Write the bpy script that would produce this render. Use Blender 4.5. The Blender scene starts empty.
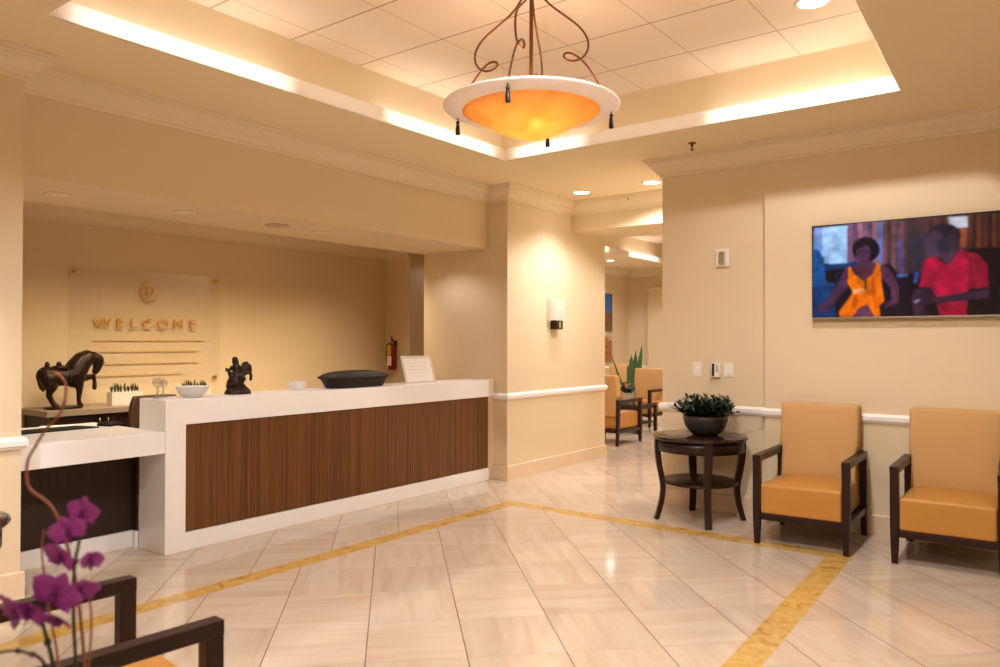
import bpy, bmesh, math, random
import numpy as np
from mathutils import Vector, Matrix
random.seed(7)
PI = math.pi
SC = bpy.context.scene
COL = SC.collection

# ------------------------------------------------------------------ colour / materials
def S(r, g, b):
    f = lambda c: (c/255/12.92) if c/255 <= .04045 else ((c/255+.055)/1.055)**2.4
    return (f(r), f(g), f(b), 1)

def mat(name, col, rough=.5, metal=0, spec=.5, emit=None, es=0, coat=0, noise=None, bump=None):
    """plain principled; noise=(scale, amount) varies the colour, bump=(scale, strength)"""
    m = bpy.data.materials.new(name); m.use_nodes = True
    nt = m.node_tree; p = nt.nodes['Principled BSDF']
    p.inputs['Base Color'].default_value = col
    p.inputs['Roughness'].default_value = rough
    p.inputs['Metallic'].default_value = metal
    p.inputs['Specular IOR Level'].default_value = spec
    p.inputs['Coat Weight'].default_value = coat
    if emit:
        p.inputs['Emission Color'].default_value = emit
        p.inputs['Emission Strength'].default_value = es
    tc = nt.nodes.new('ShaderNodeTexCoord')
    if noise:
        n = nt.nodes.new('ShaderNodeTexNoise'); n.inputs['Scale'].default_value = noise[0]; n.inputs['Detail'].default_value = 4
        nt.links.new(tc.outputs['Object'], n.inputs['Vector'])
        mx = nt.nodes.new('ShaderNodeMix'); mx.data_type = 'RGBA'
        k = noise[1]
        mx.inputs['A'].default_value = (col[0]*(1-k), col[1]*(1-k), col[2]*(1-k), 1)
        mx.inputs['B'].default_value = (min(1, col[0]*(1+k)), min(1, col[1]*(1+k)), min(1, col[2]*(1+k)), 1)
        nt.links.new(n.outputs['Fac'], mx.inputs['Factor'])
        nt.links.new(mx.outputs['Result'], p.inputs['Base Color'])
    if bump:
        n2 = nt.nodes.new('ShaderNodeTexNoise'); n2.inputs['Scale'].default_value = bump[0]; n2.inputs['Detail'].default_value = 3
        nt.links.new(tc.outputs['Object'], n2.inputs['Vector'])
        b = nt.nodes.new('ShaderNodeBump'); b.inputs['Strength'].default_value = bump[1]; b.inputs['Distance'].default_value = .002
        nt.links.new(n2.outputs['Fac'], b.inputs['Height']); nt.links.new(b.outputs['Normal'], p.inputs['Normal'])
    return m

def nodes(m):
    m.use_nodes = True
    nt = m.node_tree
    def N(t, **k):
        n = nt.nodes.new('ShaderNode'+t)
        for a, v in k.items(): setattr(n, a, v)
        return n
    def L(a, b): nt.links.new(a, b)
    def M(op, a, b=None):
        n = N('Math', operation=op)
        for i, v in enumerate((a, b)):
            if v is None: continue
            if isinstance(v, (int, float)): n.inputs[i].default_value = v
            else: L(v, n.inputs[i])
        return n.outputs[0]
    return nt, N, L, M

def tile_floor(name, u0, v0, su=.47, sv=.49):
    """polished cream marble laid on the diagonal, each tile with its own vein direction"""
    m = bpy.data.materials.new(name); nt, N, L, M = nodes(m)
    p = nt.nodes['Principled BSDF']
    tc = N('TexCoord'); sp = N('SeparateXYZ'); L(tc.outputs['Object'], sp.inputs[0])
    r2 = 2**-.5
    u = M('DIVIDE', M('SUBTRACT', M('MULTIPLY', M('SUBTRACT', sp.outputs['Y'], sp.outputs['X']), r2), u0), su)
    v = M('DIVIDE', M('SUBTRACT', M('MULTIPLY', M('ADD', sp.outputs['Y'], sp.outputs['X']), r2), v0), sv)
    fu, fv = M('FLOOR', u), M('FLOOR', v)
    du = M('MULTIPLY', M('MINIMUM', M('FRACT', u), M('SUBTRACT', 1, M('FRACT', u))), su)
    dv = M('MULTIPLY', M('MINIMUM', M('FRACT', v), M('SUBTRACT', 1, M('FRACT', v))), sv)
    joint_u = M('LESS_THAN', du, .0028)
    joint_v = M('MULTIPLY', M('LESS_THAN', dv, .0018), .62)
    joint = M('MAXIMUM', joint_u, joint_v)
    cid = N('CombineXYZ'); L(fu, cid.inputs[0]); L(fv, cid.inputs[1])
    wn = N('TexWhiteNoise', noise_dimensions='3D'); L(cid.outputs[0], wn.inputs['Vector'])
    ws = N('SeparateXYZ'); L(wn.outputs['Color'], ws.inputs[0])
    # vein coordinates: along u or along v, picked per tile
    sel = M('GREATER_THAN', ws.outputs['X'], .45)
    inv = M('SUBTRACT', 1, sel)
    a = M('ADD', M('MULTIPLY', u, sel), M('MULTIPLY', v, inv))
    b = M('ADD', M('MULTIPLY', v, sel), M('MULTIPLY', u, inv))
    vc = N('CombineXYZ'); L(M('MULTIPLY', a, .35), vc.inputs[0]); L(M('MULTIPLY', b, 3.2), vc.inputs[1]); L(M('MULTIPLY', ws.outputs['Y'], 40), vc.inputs[2])
    nz = N('TexNoise'); nz.inputs['Scale'].default_value = 1.6; nz.inputs['Detail'].default_value = 5; nz.inputs['Roughness'].default_value = .6; nz.inputs['Distortion'].default_value = .5
    L(vc.outputs[0], nz.inputs['Vector'])
    rp = N('ValToRGB'); L(nz.outputs['Fac'], rp.inputs[0])
    e = rp.color_ramp.elements; e[0].position = .30; e[0].color = S(203, 179, 156); e[1].position = .62; e[1].color = S(214, 196, 178)
    ne = e.new(.46); ne.color = S(208, 188, 168)
    tone = M('ADD', .90, M('MULTIPLY', ws.outputs['Z'], .12))
    mx = N('Mix', data_type='RGBA', blend_type='MULTIPLY'); mx.inputs['Factor'].default_value = 1
    L(rp.outputs[0], mx.inputs['A'])
    cc = N('CombineColor'); [L(tone, cc.inputs[i]) for i in range(3)]
    L(cc.outputs[0], mx.inputs['B'])
    mj = N('Mix', data_type='RGBA'); L(joint, mj.inputs['Factor']); L(mx.outputs['Result'], mj.inputs['A']); mj.inputs['B'].default_value = S(112, 82, 58)
    L(mj.outputs['Result'], p.inputs['Base Color'])
    L(M('ADD', .10, M('MULTIPLY', joint, .5)), p.inputs['Roughness'])
    p.inputs['Specular IOR Level'].default_value = .5
    return m

def band_mat():
    m = bpy.data.materials.new('gold_marble'); nt, N, L, M = nodes(m); p = nt.nodes['Principled BSDF']
    tc = N('TexCoord')
    sp = N('SeparateXYZ'); L(tc.outputs['Object'], sp.inputs[0])
    w = N('TexNoise'); w.inputs['Scale'].default_value = 9; w.inputs['Detail'].default_value = 8; w.inputs['Roughness'].default_value = .7; w.inputs['Distortion'].default_value = 1.2
    L(tc.outputs['Object'], w.inputs['Vector'])
    rp = N('ValToRGB'); L(w.outputs['Fac'], rp.inputs[0])
    e = rp.color_ramp.elements; e[0].position = .34; e[0].color = S(160, 118, 55); e[1].position = .7; e[1].color = S(220, 184, 112)
    ne = e.new(.45); ne.color = S(203, 160, 84)
    s = M('ADD', sp.outputs['X'], sp.outputs['Y'])
    f = M('FRACT', M('DIVIDE', s, .46))
    j = M('MULTIPLY', M('LESS_THAN', f, .009), .6)
    mj = N('Mix', data_type='RGBA'); L(j, mj.inputs['Factor']); L(rp.outputs[0], mj.inputs['A']); mj.inputs['B'].default_value = S(120, 90, 50)
    L(mj.outputs['Result'], p.inputs['Base Color']); p.inputs['Roughness'].default_value = .13
    return m

def zebrano(name, dark, light, rough=.42):
    """wood veneer with fine straight vertical grain"""
    m = bpy.data.materials.new(name); nt, N, L, M = nodes(m); p = nt.nodes['Principled BSDF']
    tc = N('TexCoord'); mp = N('Mapping'); mp.inputs['Scale'].default_value = (55, 55, .7)
    L(tc.outputs['Object'], mp.inputs[0])
    n = N('TexNoise'); n.inputs['Scale'].default_value = 1; n.inputs['Detail'].default_value = 4; L(mp.outputs[0], n.inputs['Vector'])
    mp2 = N('Mapping'); mp2.inputs['Scale'].default_value = (190, 190, 1.2); L(tc.outputs['Object'], mp2.inputs[0])
    n2 = N('TexNoise'); n2.inputs['Scale'].default_value = 1; n2.inputs['Detail'].default_value = 2; L(mp2.outputs[0], n2.inputs['Vector'])
    f = M('ADD', M('MULTIPLY', n.outputs['Fac'], .55), M('MULTIPLY', n2.outputs['Fac'], .45))
    rp = N('ValToRGB'); L(f, rp.inputs[0]); e = rp.color_ramp.elements
    e[0].position = .36; e[0].color = dark; e[1].position = .64; e[1].color = light
    L(rp.outputs[0], p.inputs['Base Color']); p.inputs['Roughness'].default_value = rough
    return m

def ceiling_tiles():
    m = bpy.data.materials.new('ceiling_tile'); nt, N, L, M = nodes(m); p = nt.nodes['Principled BSDF']
    tc = N('TexCoord'); sp = N('SeparateXYZ'); L(tc.outputs['Object'], sp.inputs[0])
    def d(c, o, s):
        f = M('FRACT', M('DIVIDE', M('SUBTRACT', c, o), s))
        return M('MULTIPLY', M('MINIMUM', f, M('SUBTRACT', 1, f)), s)
    j = M('MAXIMUM', M('MULTIPLY', M('LESS_THAN', d(sp.outputs['X'], 3.30, .618), .007), 1), M('MULTIPLY', M('LESS_THAN', d(sp.outputs['Y'], 1.58, .627), .005), .6))
    mj = N('Mix', data_type='RGBA'); L(j, mj.inputs['Factor']); mj.inputs['A'].default_value = S(240, 222, 200); mj.inputs['B'].default_value = S(186, 158, 122)
    L(mj.outputs['Result'], p.inputs['Base Color']); p.inputs['Roughness'].default_value = .8
    n = N('TexNoise'); n.inputs['Scale'].default_value = 90; L(tc.outputs['Object'], n.inputs['Vector'])
    b = N('Bump'); b.inputs['Strength'].default_value = .12; b.inputs['Distance'].default_value = .002; L(n.outputs['Fac'], b.inputs['Height']); L(b.outputs['Normal'], p.inputs['Normal'])
    return m

def glass_mat(name, tint=(.96, .96, .94, 1), gloss=.08, rough=.02):
    m = bpy.data.materials.new(name); nt, N, L, M = nodes(m)
    nt.nodes.remove(nt.nodes['Principled BSDF']); o = nt.nodes['Material Output']
    t = N('BsdfTransparent'); t.inputs[0].default_value = tint
    g = N('BsdfGlossy'); g.inputs['Roughness'].default_value = rough
    x = N('MixShader'); x.inputs[0].default_value = gloss
    L(t.outputs[0], x.inputs[1]); L(g.outputs[0], x.inputs[2]); L(x.outputs[0], o.inputs[0])
    return m

def translucent(name, col, trans=.5, noise=None, gloss=.04, rough=.3):
    m = bpy.data.materials.new(name); nt, N, L, M = nodes(m)
    nt.nodes.remove(nt.nodes['Principled BSDF']); o = nt.nodes['Material Output']
    d = N('BsdfDiffuse'); t = N('BsdfTranslucent'); g = N('BsdfGlossy'); g.inputs['Roughness'].default_value = rough
    d.inputs[0].default_value = col; t.inputs[0].default_value = col
    if noise:
        tc = N('TexCoord'); n = N('TexNoise'); n.inputs['Scale'].default_value = noise[0]; n.inputs['Detail'].default_value = 5
        L(tc.outputs['Object'], n.inputs['Vector'])
        rp = N('ValToRGB'); L(n.outputs['Fac'], rp.inputs[0]); e = rp.color_ramp.elements
        e[0].position = .3; e[0].color = col; e[1].position = .7; e[1].color = noise[1]
        L(rp.outputs[0], d.inputs[0]); L(rp.outputs[0], t.inputs[0])
    x = N('MixShader'); x.inputs[0].default_value = trans; L(d.outputs[0], x.inputs[1]); L(t.outputs[0], x.inputs[2])
    y = N('MixShader'); y.inputs[0].default_value = gloss; L(x.outputs[0], y.inputs[1]); L(g.outputs[0], y.inputs[2])
    L(y.outputs[0], o.inputs[0])
    return m

def emitter(name, col, s):
    m = bpy.data.materials.new(name); nt, N, L, M = nodes(m)
    nt.nodes.remove(nt.nodes['Principled BSDF']); e = N('Emission'); e.inputs[0].default_value = col; e.inputs[1].default_value = s
    L(e.outputs[0], nt.nodes['Material Output'].inputs[0]); return m

MT = {
 'wall': mat('cream_wall_paint', S(224, 204, 171), .65, spec=.25, bump=(220, .08)),
 'ceil': mat('cream_ceiling_paint', S(240, 222, 186), .75, spec=.2, bump=(200, .06)),
 'trim': mat('white_trim_paint', S(248, 243, 238), .45, spec=.35),
 'crown': mat('cream_crown_paint', S(232, 215, 186), .55, spec=.3),
 'marble': mat('cream_marble_skirting', S(226, 200, 170), .25, noise=(6, .08)),
 'tin': tile_floor('marble_tile_field', -.342, 3.54),
 'tout': tile_floor('marble_tile_border', -.504, 3.76),
 'band': band_mat(),
 'ctile': ceiling_tiles(),
 'tray': mat('cream_tray_paint', S(234, 216, 184), .7, spec=.2),
 'fascia': translucent('opal_cove_lens', S(250, 246, 240), .5, gloss=.02),
 'quartz': mat('white_quartz', S(240, 237, 236), .28, spec=.45, noise=(30, .02)),
 'wood': zebrano('zebrano_veneer', S(66, 37, 9), S(120, 73, 26), .42),
 'wood2': zebrano('espresso_veneer', S(28, 13, 8), S(46, 23, 13), .5),
 'espresso': mat('espresso_wood', S(40, 18, 13), .36, spec=.35, noise=(14, .18)),
 'espressotop': mat('polished_espresso', S(40, 20, 15), .08, spec=.6, noise=(10, .15)),
 'gold_cloth': mat('gold_vinyl', S(192, 134, 62), .42, spec=.4, noise=(40, .05), bump=(350, .12)),
 'tan_cloth': mat('tan_weave', S(200, 158, 104), .75, spec=.2, noise=(160, .08), bump=(500, .3)),
 'bronze': mat('dark_bronze', S(48, 33, 25), .38, metal=.55, noise=(40, .35), bump=(120, .5)),
 'lampbronze': mat('lamp_bronze', S(112, 66, 36), .38, metal=.6),
 'black': mat('black_iron', S(20, 17, 17), .4),
 'darkpot': mat('charcoal_ceramic', S(52, 46, 44), .42, noise=(25, .15)),
 'leaf': mat('dark_green_leaf', S(30, 52, 34), .5, noise=(20, .4)),
 'leaf2': mat('snake_plant_leaf', S(62, 96, 50), .45, noise=(18, .4)),
 'grass': mat('grass_blade', S(72, 78, 40), .55, noise=(30, .4)),
 'stem': mat('orchid_stem', S(58, 46, 30), .5, noise=(30, .3)),
 'twig': mat('orange_brown_twig', S(150, 86, 48), .6, noise=(20, .2)),
 'petal': mat('magenta_petal', S(170, 68, 160), .45, noise=(34, .5)),
 'petalc': mat('dark_magenta_lip', S(112, 20, 92), .45),
 'white': mat('white_plastic', S(240, 232, 222), .4),
 'ceramic': mat('white_ceramic', S(232, 218, 204), .3),
 'soil': mat('dark_soil', S(38, 28, 20), .9, bump=(60, 1)),
 'chrome': mat('brushed_chrome', S(200, 196, 190), .25, metal=1),
 'brass': mat('brushed_brass', S(206, 156, 72), .3, metal=.85),
 'gold': mat('gold_letter', S(214, 158, 62), .45, metal=.25),
 'text': mat('gold_small_print', S(224, 194, 144), .6),
 'glass': glass_mat('clear_glass', (.985, .98, .975, 1), gloss=.02),
 'crystal': glass_mat('crystal', (.88, .88, .86, 1), .30, .05),
 'frost': translucent('white_glass', S(245, 242, 238), .35, gloss=.15, rough=.1),
 'red': mat('red_enamel', S(128, 26, 26), .3),
 'yellow': mat('yellow_tag', S(224, 168, 40), .5),
 'taupe': mat('taupe_worktop', S(150, 132, 112), .35, noise=(30, .08)),
 'tray_black': mat('brown_black_plastic', S(34, 26, 22), .5, spec=.3),
 'leather': mat('brown_leather', S(70, 42, 24), .45),
 'paper': mat('white_paper', S(244, 240, 234), .7),
 'ink': mat('grey_print', S(218, 212, 204), .7),
 'tvblack': mat('black_tv_plastic', S(14, 13, 14), .35),
 'silver': mat('silver_strip', S(190, 180, 165), .3, metal=.9),
 'lens': emitter('lit_downlight_lens', (1, .95, .9, 1), 9),
 'lensdim': mat('frosted_lens', S(236, 218, 196), .4),
 'tube': emitter('cove_tube', (1, .97, .98, 1), 7),
 'tubefill': emitter('fill_cove_tube', (1, .9, .8, 1), 1.5),
 'bowl': translucent('amber_alabaster', S(250, 186, 104), .6, noise=(9, S(253, 208, 140)), gloss=.05),
 'rim': translucent('white_alabaster', S(250, 244, 242), .42, noise=(12, S(250, 238, 226)), gloss=.04),
 'bulb': emitter('warm_bulb', (1, .9, .72, 1), 10),
 'shade': translucent('opal_sconce_glass', S(252, 248, 238), .5),
 'blue': mat('blue_sky_print', S(48, 100, 156), .5, noise=(3, .4)),
 'brownart': mat('brown_street_print', S(120, 84, 66), .5, noise=(9, .6)),
 'orangeart': mat('orange_building_print', S(176, 110, 66), .5, noise=(9, .5)),
 'flower': mat('orange_pink_flower', S(214, 128, 104), .6, noise=(40, .3)),
 'coral': mat('dark_grey_pad', S(24, 20, 19), .75, spec=.2),
 'grille': mat('cream_grille', S(196, 168, 132), .6),
}

# ------------------------------------------------------------------ mesh builder
class B:
    def __init__(s): s.bm = bmesh.new(); s.mi = 0
    def _f(s, vs, smooth=False):
        try:
            f = s.bm.faces.new(vs); f.material_index = s.mi; f.smooth = smooth; return f
        except ValueError: return None
    def quad(s, *pts):
        s._f([s.bm.verts.new(p) for p in pts]); return s
    def box(s, x0, x1, y0, y1, z0, z1, M=None):
        c = [(x, y, z) for z in (z0, z1) for y in (y0, y1) for x in (x0, x1)]
        return s.hexa(c, M)
    def hexa(s, c, M=None):
        """8 corners ordered z(y(x))"""
        v = [s.bm.verts.new((M @ Vector(p)) if M else p) for p in c]
        for q in ((0, 2, 3, 1), (4, 5, 7, 6), (0, 1, 5, 4), (2, 6, 7, 3), (0, 4, 6, 2), (1, 3, 7, 5)): s._f([v[i] for i in q])
        return s
    def lathe(s, prof, n=40, M=None, sx=1, sy=1, p=2, caps=True):
        """prof = [(r, z)]; p is a superellipse power for rounded-rectangular plans"""
        rings = []
        for r, z in prof:
            ring = []
            for k in range(n):
                t = 2*PI*k/n; c, d = math.cos(t), math.sin(t)
                q = (abs(c)**p+abs(d)**p)**(-1/p)
                P = Vector((r*sx*c*q, r*sy*d*q, z)); ring.append(s.bm.verts.new((M @ P) if M else P))
            rings.append(ring)
        for a, b in zip(rings, rings[1:]):
            for k in range(n): s._f([a[k], a[(k+1) % n], b[(k+1) % n], b[k]], True)
        if caps:
            if prof[0][0] > 1e-4: s._f(list(reversed(rings[0])))
            if prof[-1][0] > 1e-4: s._f(rings[-1])
        return s
    def cyl(s, a, b, r, r2=None, n=16):
        return s.tube([a, b], [r, r if r2 is None else r2], n)
    def tube(s, pts, rad, n=8, smooth=True):
        pts = [Vector(p) for p in pts]
        if not isinstance(rad, (list, tuple)): rad = [rad]*len(pts)
        rings = []; up = None
        for i, p in enumerate(pts):
            d = (pts[min(i+1, len(pts)-1)]-pts[max(i-1, 0)]).normalized()
            if up is None:
                up = Vector((0, 0, 1)) if abs(d.z) < .9 else Vector((1, 0, 0))
            e = d.cross(up).normalized(); up = e.cross(d).normalized()
            rings.append([s.bm.verts.new(p+(e*math.cos(2*PI*k/n)+up*math.sin(2*PI*k/n))*rad[i]) for k in range(n)])
        for a, b in zip(rings, rings[1:]):
            for k in range(n): s._f([a[k], a[(k+1) % n], b[(k+1) % n], b[k]], smooth)
        s._f(list(reversed(rings[0]))); s._f(rings[-1])
        return s
    def bar(s, pts, w, h, side):
        """rectangular bar swept along pts; w along 'side', h across; w,h may be lists"""
        pts = [Vector(p) for p in pts]; side = Vector(side).normalized(); R = []
        for i, p in enumerate(pts):
            d = (pts[min(i+1, len(pts)-1)]-pts[max(i-1, 0)]).normalized()
            o = d.cross(side).normalized()
            ww = w[i] if isinstance(w, (list, tuple)) else w; hh = h[i] if isinstance(h, (list, tuple)) else h
            R.append([s.bm.verts.new(p+side*ww/2*a+o*hh/2*b) for a, b in ((-1, -1), (1, -1), (1, 1), (-1, 1))])
        for a, b in zip(R, R[1:]):
            for k in range(4): s._f([a[k], a[(k+1) % 4], b[(k+1) % 4], b[k]])
        s._f(list(reversed(R[0]))); s._f(R[-1])
        return s
    def ball(s, c, r, n=12, sc=(1, 1, 1), R=None):
        c = Vector(c); m = n//2+1
        prev = None; top = None
        def P(t, f):
            v = Vector((r*sc[0]*math.sin(t)*math.cos(f), r*sc[1]*math.sin(t)*math.sin(f), r*sc[2]*math.cos(t)))
            if R: v = R @ v
            return s.bm.verts.new(c+v)
        top = P(0, 0)
        for i in range(1, m):
            ring = [P(PI*i/m, 2*PI*k/n) for k in range(n)]
            for k in range(n):
                if prev is None: s._f([top, ring[k], ring[(k+1) % n]], True)
                else: s._f([prev[k], ring[k], ring[(k+1) % n], prev[(k+1) % n]], True)
            prev = ring
        bot = P(PI, 0)
        for k in range(n): s._f([prev[k], bot, prev[(k+1) % n]], True)
        return s
    def leaf(s, base, d, L, w, bend=.3, seg=4, up=(0, 0, 1), fold=.0):
        """a pointed leaf blade from base along d, bending downwards"""
        base = Vector(base); d = Vector(d).normalized(); up = Vector(up)
        e = d.cross(up)
        e = e.normalized() if e.length > 1e-3 else Vector((1, 0, 0))
        rows = []
        for i in range(seg+1):
            t = i/seg
            c = base+d*L*t-up*bend*L*t*t
            ww = w*math.sin(PI*min(1, .12+.88*t))**.8 if i < seg else 0
            if i == seg: rows.append([s.bm.verts.new(c)])
            else: rows.append([s.bm.verts.new(c-e*ww/2), s.bm.verts.new(c-up*fold*ww), s.bm.verts.new(c+e*ww/2)])
        for a, b in zip(rows, rows[1:]):
            if len(b) == 1:
                s._f([a[0], a[1], b[0]], True); s._f([a[1], a[2], b[0]], True)
            else:
                s._f([a[0], a[1], b[1], b[0]], True); s._f([a[1], a[2], b[2], b[1]], True)
        return s
    def build(s, name, m, parent=None, bevel=0, loc=None, seg=2, recalc=True):
        if recalc: bmesh.ops.recalc_face_normals(s.bm, faces=s.bm.faces)
        me = bpy.data.meshes.new(name); s.bm.to_mesh(me); s.bm.free()
        for x in (m if isinstance(m, (list, tuple)) else [m]): me.materials.append(x)
        o = bpy.data.objects.new(name, me); COL.objects.link(o)
        if parent: o.parent = parent
        if loc: o.location = loc
        if bevel:
            md = o.modifiers.new('Bevel', 'BEVEL'); md.width = bevel; md.segments = seg; md.limit_method = 'ANGLE'; md.angle_limit = .6
            md.harden_normals = False
        return o

def thing(name, label, cat, loc=(0, 0, 0), rz=0, group=None):
    o = bpy.data.objects.new(name, None); COL.objects.link(o); o.empty_display_size = .1
    o.location = loc; o.rotation_euler = (0, 0, rz)
    return tag(o, label, cat, group)
def tag(o, label, cat, group=None):
    o['label'] = label; o['category'] = cat
    if group: o['group'] = group
    return o
def struct(b, name, m, **k):
    o = b.build(name, m, **k); o['kind'] = 'structure'; return o
def dup(src, loc, rz, label, group=None):
    r = src.copy(); COL.objects.link(r); r.location = loc; r.rotation_euler = (0, 0, rz); r['label'] = label
    if group: r['group'] = group
    for ch in list(src.children):
        c = ch.copy(); COL.objects.link(c); c.parent = r
        for g in ch.children:
            d = g.copy(); COL.objects.link(d); d.parent = c
    return r

def blob(name, shapes, m, parent, voxel=.008, smooth=6):
    """one continuous body: capsule chains and ellipsoids fused by a voxel remesh"""
    b = B()
    for s in shapes:
        if s[0] == 'b': b.ball(s[1], s[2], 14, s[3] if len(s) > 3 else (1, 1, 1))
        else:
            pts, rad = s[1], s[2]
            b.tube(pts, rad, 10)
            for p, r in zip(pts, rad): b.ball(p, r, 10)
    o = b.build(name, m, None)
    md = o.modifiers.new('Remesh', 'REMESH'); md.mode = 'VOXEL'; md.voxel_size = voxel; md.use_smooth_shade = True
    ms = o.modifiers.new('Smooth', 'SMOOTH'); ms.factor = .5; ms.iterations = smooth
    dg = bpy.context.evaluated_depsgraph_get(); dg.update()
    me = bpy.data.meshes.new_from_object(o.evaluated_get(dg))
    o.modifiers.clear(); o.data = me; me.name = name
    for p in me.polygons: p.use_smooth = True
    o.parent = parent
    return o

def sweep(path, prof, name, m, close=False):
    """moulding: profile [(offset into the room, z)] mitred along a plan path with the room on its left"""
    b = B(); n = len(path); pts = [Vector((p[0], p[1])) for p in path]
    dirs = [(pts[i+1]-pts[i]).normalized() for i in range(n-1)]
    R = []
    for i, p in enumerate(pts):
        if i == 0: nv = Vector((-dirs[0].y, dirs[0].x))
        elif i == n-1: nv = Vector((-dirs[-1].y, dirs[-1].x))
        else:
            n1 = Vector((-dirs[i-1].y, dirs[i-1].x)); n2 = Vector((-dirs[i].y, dirs[i].x))
            nv = (n1+n2)/(1+n1.dot(n2))
        R.append([b.bm.verts.new((p.x+nv.x*o, p.y+nv.y*o, z)) for o, z in prof])
    for a, c in zip(R, R[1:]):
        for k in range(len(prof)): b._f([a[k], a[(k+1) % len(prof)], c[(k+1) % len(prof)], c[k]])
    b._f(R[0]); b._f(list(reversed(R[-1])))
    return struct(b, name, m)

# ================================================================== THE SETTING
ZC, ZU = 3.123, 3.55
# ---- floor: diagonal marble field, gold marble band, outer border (band runs slightly askew on the near side)
O1, I1 = (5.675, 4.167), (5.508, 4.026)
O2, I2 = (5.675, 1.226), (5.508, 1.372)
O3, I3 = (-3, .886), (-3, 1.036)
b = B()
def fq(mi, *p):
    b.mi = mi; b._f([b.bm.verts.new((x, y, 0)) for x, y in p])
fq(0, (-3, 4.026), I3, I2, I1)
fq(2, (-3, 4.167), (-3, 4.026), I1, O1); fq(2, I1, I2, O2, O1); fq(2, I2, I3, O3, O2)
fq(1, (-3, 8.5), (-3, 4.167), O1, (5.675, 8.5)); fq(1, (5.675, 8.5), O1, O2, (5.675, -3.5), (16.2, -3.5), (16.2, 8.5)); fq(1, O3, (-3, -3.5), (5.675, -3.5), O2)
struct(b, 'floor', [MT['tin'], MT['tout'], MT['band']])

W = MT['wall']
struct(B().box(6.375, 6.6, -3.4, 2.06, 0, 3.7), 'wall_right', W)
struct(B().box(6.43, 6.75, 2.06, 3.004, 0, 3.7).box(6.75, 16.2, 2.75, 3.004, 0, 3.7), 'wall_right_pier', W)
struct(B().box(7.75, 8.57, 3.004, 4.8, 2.78, 3.7), 'wall_header', W)
struct(B().box(6.476, 8.57, 4.8, 6.0, 0, 3.7), 'wall_passage', W)
struct(B().box(6.39, 6.475, 4.985, 5.6, 0, .882), 'trim_10', W)
struct(B().box(-1, 6.476, 5.065, 6.0, 2.471, 3.7), 'wall_soffit', [W])
struct(B().box(-3, 1.827, 4.82, 6.0, 0, 3.7), 'wall_left', W)
struct(B().box(-1.2, 8.57, 7.6, 7.8, 0, 2.9).box(7.43, 8.57, 7.14, 7.6, 0, 2.9), 'wall_back', W)
struct(B().box(-1.2, -1.0, 6.0, 7.6, 0, 2.9), 'wall_back_left', W)
struct(B().box(8.57, 8.75, 6.0, 8.4, 0, 3.7), 'wall_back_right', W)
struct(B().box(8.75, 16.2, 8.33, 8.5, 0, 3.7), 'wall_far_left', W)
struct(B().box(16.0, 16.2, 3.0, 8.33, 0, 3.7), 'wall_far', W)
struct(B().box(-3.2, -3, -3.4, 4.82, 0, 3.7), 'wall_rear', W)
struct(B().box(-3.2, 6.375, -3.6, -3.4, 0, 3.7), 'wall_near', W)
struct(B().box(-1.2, 8.57, 6.0, 7.8, 2.75, 2.85), 'ceiling_back', MT['ceil'])
struct(B().box(15.86, 16, 7.2, 7.77, 0, 2.62).box(15.8, 16, 7.1, 7.8, 2.62, 2.7), 'wall_far_pilaster', MT['wall'])

# ---- ceilings with raised trays
def tray(quad, outer, sb, name, k):
    """low ceiling with a hole, opal cove lens round the hole, set-back tray wall, tiled upper ceiling"""
    (x0, y0), (x1, y1), (x2, y2), (x3, y3) = quad           # back-left, back-right, near-right, near-left
    X0, X1, Y0, Y1 = outer
    b = B()
    for q in (((X0, Y1), (X1, Y1), (x1, y1), (x0, y0)), ((X1, Y1), (X1, Y0), (x2, y2), (x1, y1)), ((X1, Y0), (X0, Y0), (x3, y3), (x2, y2)), ((X0, Y0), (X0, Y1), (x0, y0), (x3, y3))):
        b.quad(*[(x, y, ZC) for x, y in q])
    s = [(x0-sb, y0+sb), (x1+sb, y1+sb), (x2+sb, y2-sb), (x3-sb, y3-sb)]
    for i in range(4):
        a, c = quad[i], quad[(i+1) % 4]; A, C_ = s[i], s[(i+1) % 4]
        b.mi = 1
        b.quad((*a, ZC+.004), (*c, ZC+.004), (*C_, ZC+.004), (*A, ZC+.004))
        b.quad((*A, ZC), (*C_, ZC), (*C_, ZU), (*A, ZU))
    b.mi = 2
    b.quad(*[(x, y, ZU) for x, y in s])
    struct(b, name, [MT['ceil'], MT['tray'], MT['ctile']], recalc=False)
    f = B()
    for i in range(4):
        a, c = quad[i], quad[(i+1) % 4]
        f.quad((*a, ZC-.001), (*c, ZC-.001), (*c, ZC+.109), (*a, ZC+.109))
    struct(f, 'trim_%d' % k, MT['fascia'])
TQ = [(1.674, 4.159), (5.568, 4.153), (5.555, .909), (1.674, .744)]
tray(TQ, (-3.1, 7.76, -3.5, 5.07), .145, 'ceiling', 1)
tray([(9.3, 6.92), (14.9, 6.92), (14.9, 3.7), (9.3, 3.7)], (8.56, 16.1, 2.9, 8.4), .145, 'ceiling_far', 2)

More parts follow.
